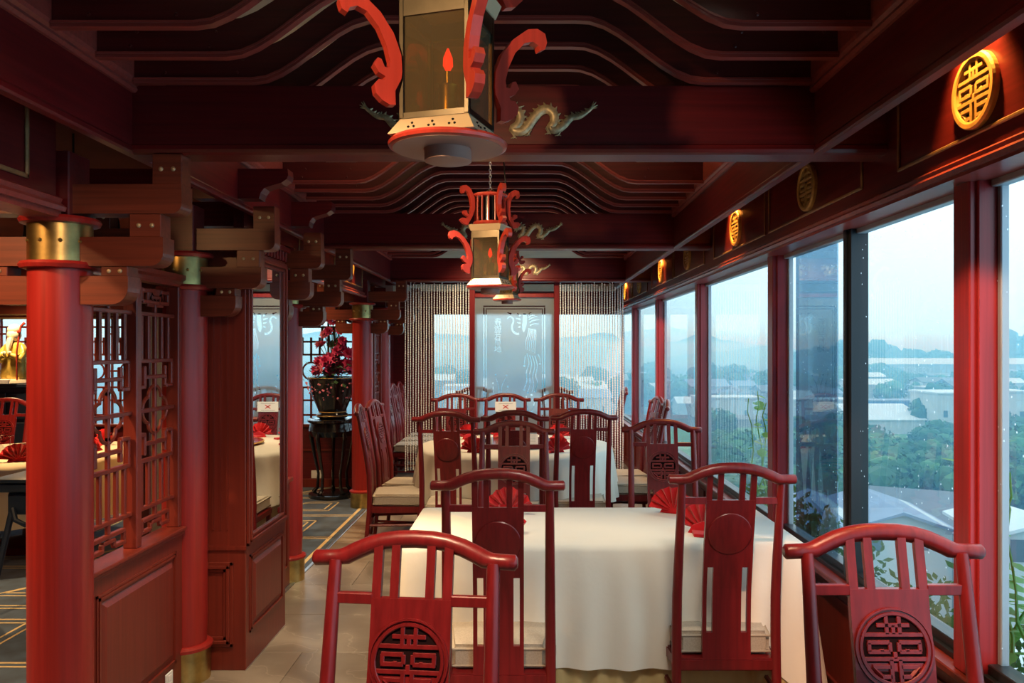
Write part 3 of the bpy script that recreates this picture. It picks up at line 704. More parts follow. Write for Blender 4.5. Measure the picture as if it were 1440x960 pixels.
# ------------------------------------------------------------------ far wall behind the curtains
e = empty('wall_far', (0, 11.4, 0)); tag(e, kind='structure', label='end wall with windows behind the bead curtains')
m = MB(); m.box(-2.0, 1.46, 0, .12, 2.09, 2.9); m.box(-2.0, 1.46, 0, .12, 0, .6); m.box(-2.0, -1.33, 0, .12, .6, 2.09); m.build('wall_board', 'beam', e)
m = MB(); m.box(-2.0, 1.3, -.03, 0, 2.42, 2.52, .004); m.build('cornice', 'cream', e)
m = MB(); m.box(-2.0, 1.3, -.012, 0, 2.18, 2.195, .003); m.box(-2.0, 1.3, -.012, 0, 2.33, 2.34, .003); m.build('frieze_line', 'gilt_line', e)
for n, (xa, xb) in enumerate(((-1.33, -.79), (-.71, .36), (.44, 1.37))):
    w_ = empty(f'window_{8+n}', ((xa+xb)/2, 11.45, .6)); tag(w_, kind='structure', label='window in the end wall')
    h = (xb-xa)/2
    m = MB(); m.box(-h, h, -.004, .004, 0, 1.49); m.build('pane', 'glass', w_)
    m = MB(); m.box(-h-.04, -h, -.04, .04, 0, 1.49); m.box(h, h+.04, -.04, .04, 0, 1.49); m.box(-h, h, -.04, .04, 0, .05); m.build('window_frame', 'mullion', w_)
m = MB(); m.box(-2.0, -1.9, 9.3, 9.45, 0, 2.9); m.box(-2.0, -1.9, 10.55, 11.4, 0, 2.9); m.box(-2.0, -1.9, 9.45, 10.55, 0, .6); m.box(-2.0, -1.9, 9.45, 10.55, 2.05, 2.9)
o = m.build('wall_left_back_room', 'beam'); tag(o, kind='structure', label='dark red wall of the room behind the curtains')
w_ = empty('window_11', (-1.95, 10.0, .6)); tag(w_, kind='structure', label='narrow side window of the room behind the curtains')
m = MB(); m.box(-.004, .004, -.55, .55, 0, 1.45); m.build('pane', 'glass', w_)
m = MB(); m.box(-.03, .03, -.55, -.5, 0, 1.45); m.box(-.03, .03, .5, .55, 0, 1.45); m.build('window_frame', 'black', w_)
# back-room floor left of the tiles
m = MB(); m.box(-2.0, -1.58, 9.2, 11.4, -.12, 0); tag(m.build('floor_back_room', 'stone'), kind='structure', label='stone floor at the edge of the back room')

# ------------------------------------------------------------------ carpeted room: end wall with lattice windows
e = empty('wall_side_end', (0, 9.2, 0)); tag(e, kind='structure', label='panelled end wall of the carpeted room with lattice windows')
m = MB(); m.box(-7.0, -1.75, 0, .12, 0, .70); m.build('wainscot', 'beam', e)
m = MB(); m.box(-7.0, -1.75, -.03, .12, .70, .73, .004); m.box(-7, -1.75, -.012, 0, .42, .44); m.box(-7, -1.75, -.02, 0, 0, .1, .004); m.build('wainscot_cap', 'panel', e)
m = MB(); m.box(-7.0, -1.75, 0, .12, 1.96, 2.72); m.build('upper_wall', 'wallred', e)
m = MB(); m.box(-7.0, -1.75, -.025, 0, 1.98, 2.0, .003); m.box(-7.0, -1.75, -.02, 0, 1.94, 1.96, .003); m.build('wall_moulding', 'gilt_line', e)
for x0 in (-7.0, -5.35, -3.65, -1.9):
    m = MB(); m.box(x0, x0+.15, -.02, .12, .70, 1.96); m.build('wall_pilaster', 'panel', e)
def big_lattice(n, xa, xb):
    w_ = empty(f'window_{n}', ((xa+xb)/2, 9.26, .73)); tag(w_, kind='structure', label='lattice window in the end wall of the carpeted room')
    h = (xb-xa)/2
    m = MB(); m.box(-h, h, .02, .028, 0, 1.22); m.build('pane', 'glass', w_)
    m = MB(); t = .022
    def hb(a, b, z): m.box(a, b, -.012, .012, z-t/2, z+t/2, .002)
    def vb(x, a, b): m.box(x-t/2, x+t/2, -.012, .012, a, b, .002)
    nx = max(2, round(h*2/.42)); dx = 2*h/nx
    for k in range(nx+1): vb(-h+dx*k, 0, 1.22)
    for k in range(nx):
        c = -h+dx*(k+.5); r = dx*.32
        hb(c-dx/2, c+dx/2, .1); hb(c-dx/2, c+dx/2, 1.12); hb(c-dx/2, c+dx/2, .42); hb(c-dx/2, c+dx/2, .80)
        for q in (-.25, 0, .25): vb(c+q*dx, 0, .42); vb(c+q*dx, .80, 1.0)
        hb(c-r, c+r, .95); vb(c-r, .95, 1.12); vb(c+r, .95, 1.12); hb(c-dx/2, c-r, 1.04); hb(c+r, c+dx/2, 1.04); hb(c-dx/2, c+dx/2, .27)
        m.tube([(c+.10*math.cos(a), 0, .61+.10*math.sin(a)) for a in [2*PI*i/20 for i in range(20)]], .011, 6, closed=True)
        hb(c-dx/2, c-.1, .61); hb(c+.1, c+dx/2, .61); vb(c, .42, .52); vb(c, .70, .80)
    m.build('lattice', 'panel', w_)
big_lattice(12, -6.85, -5.35); big_lattice(13, -5.2, -3.65); big_lattice(14, -3.5, -1.9)
for x, lab in ((-5.66, 'gilt medallion on the red wall above the statue'), (-2.25, 'gilt medallion on the wall above the flower arrangement')):
    o = obj('medallion', med_me, None, (x, 9.2, 2.08), None, (.8, .8, .8)); tag(o, lab, 'ornament', 'medallions on the end wall')
e = empty('wall_outlet', (-2.42, 9.195, .15)); tag(e, 'small pale socket on the dark wall behind the flower stand', 'outlet')
m = MB(); m.box(-.06, .06, -.01, 0, -.045, .045, .003); m.build('cover_plate', 'white', e)
for q in (-.017, .017): m = MB(); m.box(q-.012, q+.012, -.013, -.01, -.02, .02); m.build('socket', 'paper', e)

# ------------------------------------------------------------------ bead curtains and glass partition
def bead_curtain(xa, xb, label, y=8.22):
    m = MB(); n = int(round((xb-xa)/.0272)); z_top = 2.28
    bead = bmesh.new(); bmesh.ops.create_icosphere(bead, subdivisions=1, radius=1)
    V = [v.co.copy() for v in bead.verts]; F = [[v.index for v in f.verts] for f in bead.faces]; bead.free()
    verts = []; faces = []
    for k in range(n+1):
        x = xa+(xb-xa)*k/n; z = z_top-random.random()*.05; zb = .33+random.random()*.03; yy = y+random.uniform(-.006, .006); q = 0; ph = random.random()*6
        while z > zb:
            long_ = q % 2 == 0
            rz = .0090 if long_ else .0055; rx = .0078 if long_ else .0052
            b = len(verts); xs = x+.0015*math.sin(z*3+ph)
            verts += [(xs+v.x*rx, yy+v.y*rx, z+v.z*rz) for v in V]; faces += [[b+i for i in f] for f in F]
            z -= .0125 if long_ else .0122; q += 1
    me = bpy.data.meshes.new('bead_curtain'); me.from_pydata(verts, [], faces); me.materials.append(MT['bead_w']); me.shade_smooth()
    o = obj('bead_curtain', me); tag(o, label, 'curtain', kind='stuff'); return o
SP = FPX/8.22
bead_curtain((570-CX)/SP, (659-CX)/SP, 'pearl bead curtain on the column side of the glass partition')
bead_curtain((788-CX)/SP, (876-CX)/SP, 'pearl bead curtain on the window side of the glass partition')
e = empty('glass_partition', (-.12, 8.26, 0)); tag(e, 'frosted glass partition etched with a phoenix and calligraphy', 'partition')
xl, xr = -.412, .408
for x0, x1 in ((xl-.055, xl), (xr, xr+.055)):
    m = MB(); m.box(x0, x1, -.03, .03, 0, 2.29, .004); m.build('frame_post', 'chair', e)
m = MB(); m.box(xl, xr, -.025, .025, 2.13, 2.17, .003); m.build('frame_rail', 'chair', e)
m = MB(); m.box(xl, xr, -.025, .025, 0, .10, .003); m.build('frame_rail', 'chair', e)
m = MB(); m.box(xl, xr, .002, .008, .10, 2.13); pane = m.build('clear_pane', 'clear', e)
# the frosted film is one sheet with the drawing left clear, so the room behind shows through the lines
FS = .0032; FNX = int((xr-xl)/FS); FNZ = int(2.03/FS)
clear_cells = np.zeros((FNZ, FNX), bool)
def cut(pts, xor=False):
    zs_ = [p[1] for p in pts]; n_ = len(pts)
    for r_ in range(max(0, int((min(zs_)-.10)/FS)), min(FNZ, int((max(zs_)-.10)/FS)+1)):
        z = .10+(r_+.5)*FS; X = []
        for i in range(n_):
            (xa, za), (xb, zb) = pts[i], pts[(i+1) % n_]
            if (za > z) != (zb > z): X.append(xa+(z-za)*(xb-xa)/(zb-za))
        X.sort()
        for a, b in zip(X[::2], X[1::2]):
            i0, i1 = max(0, int(round((a-xl)/FS))), min(FNX, int(round((b-xl)/FS)))
            if i1 > i0: clear_cells[r_, i0:i1] = ~clear_cells[r_, i0:i1] if xor else True
def px2(pt): return (((pt[0] if pt[0] < 735 else 735+(pt[0]-735)*.74)-CX)/SP+.12, EYE-(pt[1]-CY)/SP)
def ribbon(pts, w0, w1):
    P = [Vector(px2(p)) for p in pts]; n = len(P); L = []; R = []
    for i in range(n):
        d = (P[min(i+1, n-1)]-P[max(i-1, 0)]).normalized(); q = Vector((-d.y, d.x)); w_ = w0+(w1-w0)*i/(n-1); L.append(tuple(P[i]+q*w_)); R.append(tuple(P[i]-q*w_))
    cut(L+R[::-1])
def curve_pts(pts, n=5):
    out = []
    for i in range(len(pts)-1):
        p0, p1, p2, p3 = pts[max(i-1, 0)], pts[i], pts[i+1], pts[min(i+2, len(pts)-1)]
        for k in range(n):
            t = k/n; out.append(tuple(.5*((2*b)+(-a+c)*t+(2*a-5*b+4*c-d)*t*t+(-a+3*b-3*c+d)*t**3) for a, b, c, d in zip(p0, p1, p2, p3)))
    return out+[pts[-1]]
for i_, t in ((.085, .013), (.112, .010)):      # double border: top bar and two side bars
    a0, a1, b0, b1 = xl+i_, xr-i_-.005, .25, 2.13-i_
    cut([(a0, b1-t), (a1, b1-t), (a1, b1), (a0, b1)]); cut([(a0, b0), (a0+t, b0), (a0+t, b1-t-.004), (a0, b1-t-.004)]); cut([(a1-t, b0), (a1, b0), (a1, b1-t-.004), (a1-t, b1-t-.004)])
# phoenix body, neck and head
cut([px2(p) for p in curve_pts([(735, 441), (739, 440), (743, 443), (743, 452), (741, 461), (737, 467), (734, 461), (735, 452)], 3)])
ribbon(curve_pts([(730, 469), (726, 469), (721, 465), (720, 458), (722, 452), (721, 447), (717, 445), (713, 448)]), .013, .005)
for a, b in (((732, 444), (727, 440)), ((732, 449), (725, 447)), ((732, 454), (727, 453)), ((732, 459), (728, 460)), ((719, 441), (713, 439))): ribbon([a, b], .010, .003)
# crest plumes sweeping to the window side
for a, b, c in (((746, 446), (752, 443), (758, 443)), ((747, 449), (754, 446), (763, 444)), ((748, 453), (756, 450), (767, 449)), ((749, 457), (757, 455), (766, 455)), ((746, 443), (748, 440), (752, 439))): ribbon(curve_pts([a, b, c]), .007, .002)
for k in range(6): ribbon(curve_pts([(747+k*2.6, 461+k*.4), (745+k*3.0, 470+k), (741+k*3.6, 480+k), (741+k*3.4, 491+k)]), .0065, .0025)
# long tail streamers ending in eyes
for pts in ([(743, 497), (747, 510), (742, 524), (743, 536), (738, 546)], [(748, 499), (752, 512), (748, 527), (749, 540), (745, 550)], [(753, 500), (758, 514), (754, 530), (756, 542), (752, 553)], [(758, 500), (763, 514), (760, 528), (763, 538), (759, 548)], [(764, 498), (768, 504), (768, 509)], [(740, 500), (738, 512)], [(742, 557), (741, 565), (745, 575)], [(755, 561), (757, 567), (753, 576)]):
    P = curve_pts(pts); ribbon(P, .0045, .0035); q = px2((P[-1][0], P[-1][1]+2.4)); cut([(q[0]+.011*math.cos(a), q[1]+.011*math.sin(a)) for a in [2*PI*i/10 for i in range(10)]])
# orchid spray on the calligraphy side
for pts in ([(702, 560), (701, 545), (697, 531)], [(704, 556), (706, 542), (711, 532)], [(698, 562), (694, 552), (693, 543)], [(707, 565), (711, 556), (713, 548)], [(702, 577), (700, 568), (696, 566)], [(705, 580), (708, 572), (707, 569)]): ribbon(curve_pts(pts), .0045, .002)
for q0 in ((697, 527), (712, 528), (693, 539), (714, 544)):
    q = px2(q0); cut([(q[0]+.009*math.cos(a), q[1]+.009*math.sin(a)) for a in [2*PI*i/8 for i in range(8)]])
# calligraphy, top to bottom
tx = bpy.data.curves.new('calligraphy', 'FONT'); tx.body = '春\n遊\n芳\n草\n地'; tx.size = .080; tx.align_x = 'CENTER'; tx.space_line = .88
to = bpy.data.objects.new('calligraphy_tmp', tx); COL.objects.link(to); bpy.context.view_layer.update(); dg = bpy.context.evaluated_depsgraph_get()
q = px2((700, 452)); cv = to.evaluated_get(dg).to_curve(dg)
for sp in cv.splines:
    pts = [(p.co.x, p.co.y) for p in sp.bezier_points] if sp.type == 'BEZIER' else [(p.co.x, p.co.y) for p in sp.points]
    if sp.type == 'BEZIER':
        bp_ = sp.bezier_points; n_ = len(bp_); pts = []
        for i_ in range(n_):
            A, B = bp_[i_], bp_[(i_+1) % n_]
            for t in (0, .34, .67):
                u = 1-t; v = A.co*u**3+A.handle_right*3*u*u*t+B.handle_left*3*u*t*t+B.co*t**3; pts.append((v.x, v.y))
    cut([(q[0]+u, q[1]-.03+v) for u, v in pts], True)
bpy.data.objects.remove(to)
fv = []; ff = []
for r_ in range(FNZ):
    c_ = 0
    while c_ < FNX:
        if clear_cells[r_, c_]: c_ += 1; continue
        d_ = c_
        while d_ < FNX and not clear_cells[r_, d_]: d_ += 1
        b_ = len(fv); x0, x1, z0, z1 = xl+c_*FS, (xl+d_*FS if d_ < FNX else xr), .10+r_*FS, .10+(r_+1)*FS
        fv += [(x0, z0, 0), (x1, z0, 0), (x1, z1, 0), (x0, z1, 0)]; ff.append((b_, b_+1, b_+2, b_+3)); c_ = d_
fme = bpy.data.meshes.new('frosted_film'); fme.from_pydata(fv, [], ff); fme.materials.append(MT['frost'])
obj('frosted_film', fme, e, (0, -.001, 0), (PI/2, 0, 0))

# ------------------------------------------------------------------ chairs
def yb(z):
    pts = [(0, -.235), (.3, -.205), (.42, -.20), (.60, -.205), (.80, -.235), (.95, -.268), (1.15, -.305)]
    for (a, p), (b, q) in zip(pts, pts[1:]):
        if z <= b: t = (z-a)/(b-a); t = t*t*(3-2*t)*.4+t*.6; return p+(q-p)*t
    return pts[-1][1]
def board(mb, x0, x1, z0, z1, t=.009, n=6):
    rows = []
    for i in range(n+1):
        z = z0+(z1-z0)*i/n; y = yb(z); rows.append([mb.bm.verts.new(p) for p in ((x0, y-t, z), (x1, y-t, z), (x1, y+t, z), (x0, y+t, z))])
    for A, B in zip(rows, rows[1:]):
        for k in range(4): mb.bm.faces.new((A[k], A[(k+1) % 4], B[(k+1) % 4], B[k]))
    mb.bm.faces.new(rows[0][::-1]); mb.bm.faces.new(rows[-1])
def make_chair():
    e = empty('dining_chair', (0, 0, 0))
    m = MB(); cpts = [(.247, 1.086), (.210, 1.086), (.190, 1.087), (.172, 1.090), (.150, 1.101), (.118, 1.115), (.080, 1.126), (.042, 1.1315), (0, 1.133)]
    P = [(-x, yb(1.09)+.0-.10*(.26-x)*0-.02*(1-(x/.262)**2), z) for x, z in cpts]+[(x, yb(1.09)-.02*(1-(x/.262)**2), z) for x, z in cpts[:-1][::-1]]
    r0 = .0205
    P = [(P[0][0]-.006, P[0][1], P[0][2])]+P+[(P[-1][0]+.006, P[-1][1], P[-1][2])]
    nb = len(P)-2; rr_ = [r0*1.06 if abs(p[0]) < .18 else r0*.93 for p in P[1:-1]]; m.tube(P, [r0*.6]+rr_+[r0*.6], 14); m.build('crest_rail', 'chair', e, True, angle=50)
    for s in (1, -1):
        zs = [0, .15, .3, .45, .6, .75, .9, 1.0, 1.083]
        m = MB(); m.tube([(s*(.205-.009*z), yb(z), z) for z in zs], [.017, .0185, .020, .021, .0205, .0195, .0180, .0170, .0160], 10); m.build('back_post', 'chair', e, True, angle=50)
    m = MB()
    board(m, -.098, .098, .34, .45); board(m, -.098, -.082, .45, .72); board(m, -.058, .058, .45, .72); board(m, .082, .098, .45, .72); board(m, -.098, .098, .72, 1.0)
    for a, b in ((-.098, -.076), (-.054, -.033), (.033, .054), (.076, .098)): board(m, a, b, 1.0, 1.122, .008, 3)
    m.build('splat', 'chair', e)
    for s in (1, -1):
        m = MB(); y = yb(1.0); m.box(min(s*.096, s*.196), max(s*.096, s*.196), y-.009, y+.009, .984, 1.010, .002); m.build('cross_rail', 'chair', e)
    zc = .862; sl = math.atan((yb(zc+.08)-yb(zc-.08))/.16)
    T = Matrix.Translation((0, yb(zc)+.008, zc)) @ Matrix.Rotation(-sl, 4, 'X') @ Matrix.Rotation(PI, 4, 'Z')
    m = MB(); m.lathe([(.083, -.0015), (.083, .004)], 32, axis='Y', mtx=T); rec = m.build('recess_shade_disc', 'carve', e)  # near-flush dark disc, depth shade of the carving put into its colour
    m = MB(); glyph(m, .079, .0065, .135)
    m.lathe([(.078, -.006), (.080, -.008), (.086, -.008), (.087, -.003), (.091, -.003), (.092, -.007), (.0965, -.007), (.0975, .004), (.078, .004)], 40, axis='Y', hollow=True)
    bmesh.ops.transform(m.bm, matrix=T, verts=m.bm.verts); m.build('carved_medallion', 'chair', e)
    T2 = Matrix.Translation((0, yb(zc)-.009, zc)) @ Matrix.Rotation(-sl, 4, 'X')
    m = MB(); m.lathe([(.086, .004), (.088, -.004), (.085, -.007), (.075, -.0085), (.001, -.0095)], 40, axis='Y', mtx=T2); m.build('plain_disc', 'chair', e, True, angle=30)
    # seat
    m = MB(); m.prism([(-.205, -.215), (.205, -.215), (.246, .225), (-.246, .225)], .295, .345, 'Z'); bmesh.ops.bevel(m.bm, geom=list(m.bm.edges), offset=.006, segments=2, affect='EDGES'); m.build('seat_frame', 'chair', e)
    m = MB(); m.prism([(-.185, -.175), (.185, -.175), (.236, .212), (-.236, .212)], .346, .440, 'Z'); bmesh.ops.bevel(m.bm, geom=list(m.bm.edges), offset=.016, segments=3, affect='EDGES'); cu = m.build('cushion', 'linen', e, True, angle=60)
    m = MB()
    for z in (.362, .426):
        m.tube([(-.186, -.176, z), (.186, -.176, z), (.237, .213, z), (-.237, .213, z)], .0045, 6, closed=True)
    m.build('piping', 'piping', cu, True)
    for s in (1, -1):
        m = MB(); m.box(s*.224-.018, s*.224+.018, .175, .211, 0, .30, .004); m.build('front_leg', 'chair', e)
        m = MB(); m.box(s*.224-.022, s*.224+.022, .171, .215, 0, .035, .004); m.build('foot_cap', 'black', e)
        for z in (.12, .20):
            m = MB(); m.tube([(s*.205, -.21, z), (s*.224, .19, z)], .011, 6); m.build('side_stretcher', 'chair', e)
    for (y, hw, z) in ((.193, .224, .09), (-.21, .20, .17)):
        m = MB(); m.box(-hw, hw, y-.01, y+.01, z-.013, z+.013, .003); m.build('stretcher', 'chair', e)
    return e
chair0 = make_chair(); chair_used = [False]
def place_chair(x, y, face, label, group):
    """crest centre at (x,y); face = heading the sitter looks towards, degrees from +Y counter-clockwise"""
    a = math.radians(face)
    o = copy_tree(chair0) if chair_used[0] else chair0
    chair_used[0] = True
    off = Vector((0, -.30, 0)); off.rotate(Matrix.Rotation(a, 3, 'Z'))
    o.location = (x-off.x, y-off.y, 0); o.rotation_euler = (0, 0, a); tag(o, label, 'chair', group); return o
G1, G2, G3 = 'chairs in the front row', 'chairs at the rectangular table', 'chairs at the round table'
place_chair(-.272, 1.94, 174, 'carved red chair facing the camera in the lower middle of the photo', G1)
place_chair(.905, 2.02, 180, 'carved red chair facing the camera beside the window, lower right', G1)
place_chair(-.107, 2.987, 0, 'plain-backed red chair pulled to the near side of the rectangular table, aisle side', G2)
place_chair(.812, 3.137, 0, 'plain-backed red chair at the near side of the rectangular table, window side', G2)
place_chair(-.075, 4.93, 180, 'carved red chair facing the camera behind the rectangular table, aisle side', G2)
place_chair(.858, 5.05, 178, 'carved red chair facing the camera behind the rectangular table, by the window', G2)
place_chair(-.582, 5.77, -6, 'plain-backed chair at the round table, nearest the aisle', G3)
place_chair(-.083, 5.82, 0, 'plain-backed chair at the round table, middle of the near three', G3)
place_chair(.43, 5.92, 5, 'plain-backed chair at the round table, window end of the near three', G3)
place_chair(-.70, 7.97, 186, 'carved chair at the far side of the round table, in front of the aisle-side curtain', G3)
place_chair(-.206, 8.0, 180, 'carved chair at the far side of the round table, in front of the glass partition', G3)
place_chair(.326, 7.98, 176, 'carved chair at the far side of the round table, in front of the window-side curtain', G3)
place_chair(-1.36, 6.50, -84, 'side-on red chair at the round table, nearer of the two by the aisle', G3)
place_chair(-1.345, 7.05, -96, 'side-on red chair at the round table, farther of the two by the aisle', G3)
place_chair(1.225, 7.0, 84, 'red chair seen edge-on against the window, nearer of the two', G3)
place_chair(1.235, 7.52, 96, 'red chair seen edge-on against the window, farther of the two', G3)
G4 = 'chairs behind the bead curtains'
for k, lab in enumerate(('nearest', 'middle one', 'farthest')):
    place_chair(-1.72, 9.78+.53*k, -90, f'red side-on chair behind the aisle-side curtain, {lab} of the row of three', G4)
place_chair(-.62, 9.55, 35, 'red chair behind the aisle-side bead curtain, turned away', G4)
place_chair(.35, 9.55, -35, 'red chair behind the window-side bead curtain, turned away', G4)
place_chair(1.15, 9.35, 90, 'red chair behind the window-side curtain, backed against the window', G4)
G5 = 'chairs in the carpeted room'
place_chair(-4.72, 7.25, 180, 'carved red chair at the table in the carpeted room, below the statue', G5)
place_chair(-3.95, 5.3, 20, 'red chair with pale cushion at the near side of the carpeted room table', G5)

# ------------------------------------------------------------------ tables
def drape(per, top_z, drop, n=12, wave=.02, waves=40, flare=.05, seed=0):
    """per: list of (x,y,nx,ny,cornerness) around the edge"""
    m = MB(); rows = []
    for k in range(n+1):
        t = k/n; row = []
        for i, (x, y, nx, ny, c) in enumerate(per):
            s = i/len(per)
            wv = math.sin(2*PI*waves*s+seed)+.5*math.sin(2*PI*waves*.37*s+seed*2+1.3)
            out = .008+(flare*t+wave*wv*t**.8)+c*.065*t
            dr = drop*(1+.22*c)
            z = top_z-dr*t-(.0 if k else 0)
            if k == 0: out = 0
            if k == 1: out *= .8
            row.append(m.bm.verts.new((x+nx*out, y+ny*out, max(z, .012))))
        rows.append(row)
    N = len(per)
    for A, B in zip(rows, rows[1:]):
        for i in range(N): m.bm.faces.new((A[i], A[(i+1) % N], B[(i+1) % N], B[i]))
    m.bm.faces.new(rows[0])
    return m
def rect_per(hx, hy, r=.03, step=.02):
    pts = []
    cs = [(hx-r, hy-r, 0), (-hx+r, hy-r, 90), (-hx+r, -hy+r, 180), (hx-r, -hy+r, 270)]
    for q, (cx, cy_, a0) in enumerate(cs):
        for k in range(9):
            a = math.radians(a0+90*k/8); pts.append((cx+r*math.cos(a), cy_+r*math.sin(a), math.cos(a), math.sin(a)))
        nx_, ny_, b0 = cs[(q+1) % 4]; a = math.radians(a0+90)
        p0 = (cx+r*math.cos(a), cy_+r*math.sin(a)); p1 = (nx_+r*math.cos(a), ny_+r*math.sin(a))
        L = math.hypot(p1[0]-p0[0], p1[1]-p0[1]); nn = int(L/step)
        for k in range(1, nn): pts.append((p0[0]+(p1[0]-p0[0])*k/nn, p0[1]+(p1[1]-p0[1])*k/nn, math.cos(a), math.sin(a)))
    out = []
    for (x, y, nx, ny) in pts:
        d = min(math.hypot(x-sx*hx, y-sy*hy) for sx in (1, -1) for sy in (1, -1)); out.append((x, y, nx, ny, max(0, 1-d/.16)))
    return out
def circ_per(r, n=240): return [(r*math.cos(2*PI*k/n), r*math.sin(2*PI*k/n), math.cos(2*PI*k/n), math.sin(2*PI*k/n), 0) for k in range(n)]
def table(name, loc, label, hx=None, hy=None, r=None):
    e = empty(name, loc); tag(e, label, 'table')
    m = MB()
    if r: m.lathe([(r-.012, .715), (r-.012, .75)], 48); m.build('table_top', 'chair', e)
    else: m.box(-hx+.012, hx-.012, -hy+.012, hy-.012, .715, .75, .004); m.build('table_top', 'chair', e)
    if r:
        m = MB(); m.lathe([(.30, 0), (.28, .05), (.07, .1), (.06, .6), (.2, .715)], 24); m.build('pedestal', 'chair', e, True)
    else:
        for sx in (1, -1):
            for sy in (1, -1):
                m = MB(); m.box(sx*(hx-.09)-.03, sx*(hx-.09)+.03, sy*(hy-.09)-.03, sy*(hy-.09)+.03, 0, .715, .004); m.build('leg', 'chair', e)
    return e
hx, hy = .868, .395
table('dining_table', (.328, 3.805, 0), 'rectangular dining table hidden under a cream cloth by the window', hx, hy)
m = drape(rect_per(hx, hy), .762, .52, 16, .013, 30, .030, 1.0); o = m.build('tablecloth', 'cloth', None, True, (.328, 3.805, 0), angle=80); tag(o, 'cream cloth draped over the rectangular table', 'tablecloth')
m = drape(rect_per(hx-.02, hy-.02), .755, .735, 8, .016, 60, .02, 2.0); o = m.build('table_skirt', 'cloth_u', None, True, (.328, 3.805, 0), angle=80); tag(o, 'gold skirt reaching the floor under the rectangular table cloth', 'tablecloth')
RT = (-.09, 6.95, 0); RR = .83
table('round_table', RT, 'round banquet table under a pale cloth before the bead curtains', r=RR)
m = drape(circ_per(RR), .762, .42, 12, .020, 26, .05, .5); o = m.build('tablecloth', 'cloth', None, True, RT, angle=80); tag(o, 'pale cloth draped over the round table', 'tablecloth')
m = drape(circ_per(RR-.05, 200), .752, .735, 8, .016, 40, .02, 2.0); o = m.build('table_skirt', 'cloth_y', None, True, RT, angle=80); tag(o, 'gold skirt under the round table cloth', 'tablecloth')
ST = (-4.0, 6.45, 0)
table('round_table', ST, 'round table with yellow cloth in the carpeted room', r=.8)
m = drape(circ_per(.8), .762, .45, 12, .018, 26, .05, .9); o = m.build('tablecloth', 'cloth_y', None, True, ST, angle=80); tag(o, 'yellow cloth on the carpeted room table', 'tablecloth')

# lazy susan
for loc, lab in ((RT, 'dark glass turntable on the round table by the curtains'), (ST, 'dark glass turntable on the carpeted room table')):
    e = empty('turntable', (loc[0], loc[1]+(.22 if loc is ST else 0), .763)); tag(e, lab, 'turntable'); e.scale = (.8, .8, 1) if loc is ST else (1, 1, 1)
    m = MB(); m.lathe([(.12, 0), (.12, .018)], 32); m.build('bearing', 'steel', e)
    m = MB(); m.lathe([(.38, .018), (.385, .022), (.385, .028), (.38, .03)], 64); m.build('glass_disc', 'lacq_black', e)
    m = MB(); m.tube([(.385*math.cos(2*PI*k/64), .385*math.sin(2*PI*k/64), .024) for k in range(64)], .007, 6, closed=True); m.build('rim', 'gilt', e, True)

# napkins
def napkin_mesh():
    m = MB(); N = 16; R = .125; t = .0016
    ang0, ang1 = math.radians(8), math.radians(172)
    front = []; 
    for k in range(N+1):
        a = ang0+(ang1-ang0)*k/N; z = (.016 if k % 2 else -.016)
        for_r = []
        for r, zz in ((.018, .35), (R*.6, .9), (R*(1.0 if k % 2 else .97), 1)):
            for_r.append((r*math.cos(a), z*zz-.012+.05*(r/R)*-.35, .012+r*math.sin(a)))
        front.append(for_r)
    for off in (-t, t):
        rows = [[m.bm.verts.new((p[0], p[1]+off, p[2])) for p in f] for f in front]
        for A, B in zip(rows, rows[1:]):
            for j in range(2): m.bm.faces.new((A[j], A[j+1], B[j+1], B[j]))
    m.prism([(-.07, 0), (.07, 0), (.05, .035), (0, .055), (-.05, .035)], -.02, -.002, 'Y')
    m.prism([(-.055, -.02), (.055, -.02), (.03, .075), (-.03, .075)], .0, .014, 'Z')
    return m.mesh('napkin', 'napkin')
nap = napkin_mesh()
def napkin(x, y, rz, label, group, s=1.0, tilt=0):
    o = obj('napkin', nap, None, (x, y, .763), (0, tilt, math.radians(rz)), (s, s, s)); tag(o, label, 'napkin', group)
NG1, NG2, NG3 = 'red fan napkins on the rectangular table', 'red fan napkins on the round table', 'red fan napkins in the carpeted room'
napkin(-.10, 3.56, 205, 'red fan napkin on the rectangular table, near edge behind the plain chair, aisle side', NG1)
napkin(-.09, 4.06, 0, 'red fan napkin on the rectangular table, far edge, aisle side', NG1)
napkin(.80, 3.60, 160, 'red fan napkin on the rectangular table, near edge, window side', NG1)
napkin(.755, 4.06, -30, 'red fan napkin on the rectangular table, far edge, window side', NG1)
for a, lab in ((-121, 'near aisle side'), (-58, 'near middle'), (-22, 'window side'), (52, 'far window side'), (105, 'far middle'), (135, 'far aisle side'), (180, 'aisle side')):
    an = math.radians(a); napkin(RT[0]+.62*math.cos(an), RT[1]+.62*math.sin(an), a+90 if a < 0 else a+90, f'red fan napkin on the round table, {lab}', NG2)
for a, lab in ((-67, 'near side'), (-125, 'near wall side'), (-20, 'aisle side'), (60, 'far side')):
    an = math.radians(a); napkin(ST[0]+.58*math.cos(an), ST[1]+.58*math.sin(an), a+90, f'red fan napkin on the yellow cloth, {lab}', NG3)
# upturned glasses on the yellow table
m = MB(); m.lathe([(.034, 0), (.040, .03), (.038, .055), (.020, .080), (.005, .092), (.0045, .15), (.006, .158), (.034, .164), (.034, .167), (.001, .167)], 20); gme = m.mesh('wine_glass', 'goblet', True)
for k, (dx, dy) in enumerate(((-.10, -.24), (.0, -.28), (.14, -.25), (.24, -.32), (.46, -.15))):
    o = obj('wine_glass', gme, None, (ST[0]+dx, ST[1]+dy, .763)); tag(o, 'clear wine glass standing upside down on the yellow cloth', 'glass', 'upturned wine glasses on the yellow cloth')
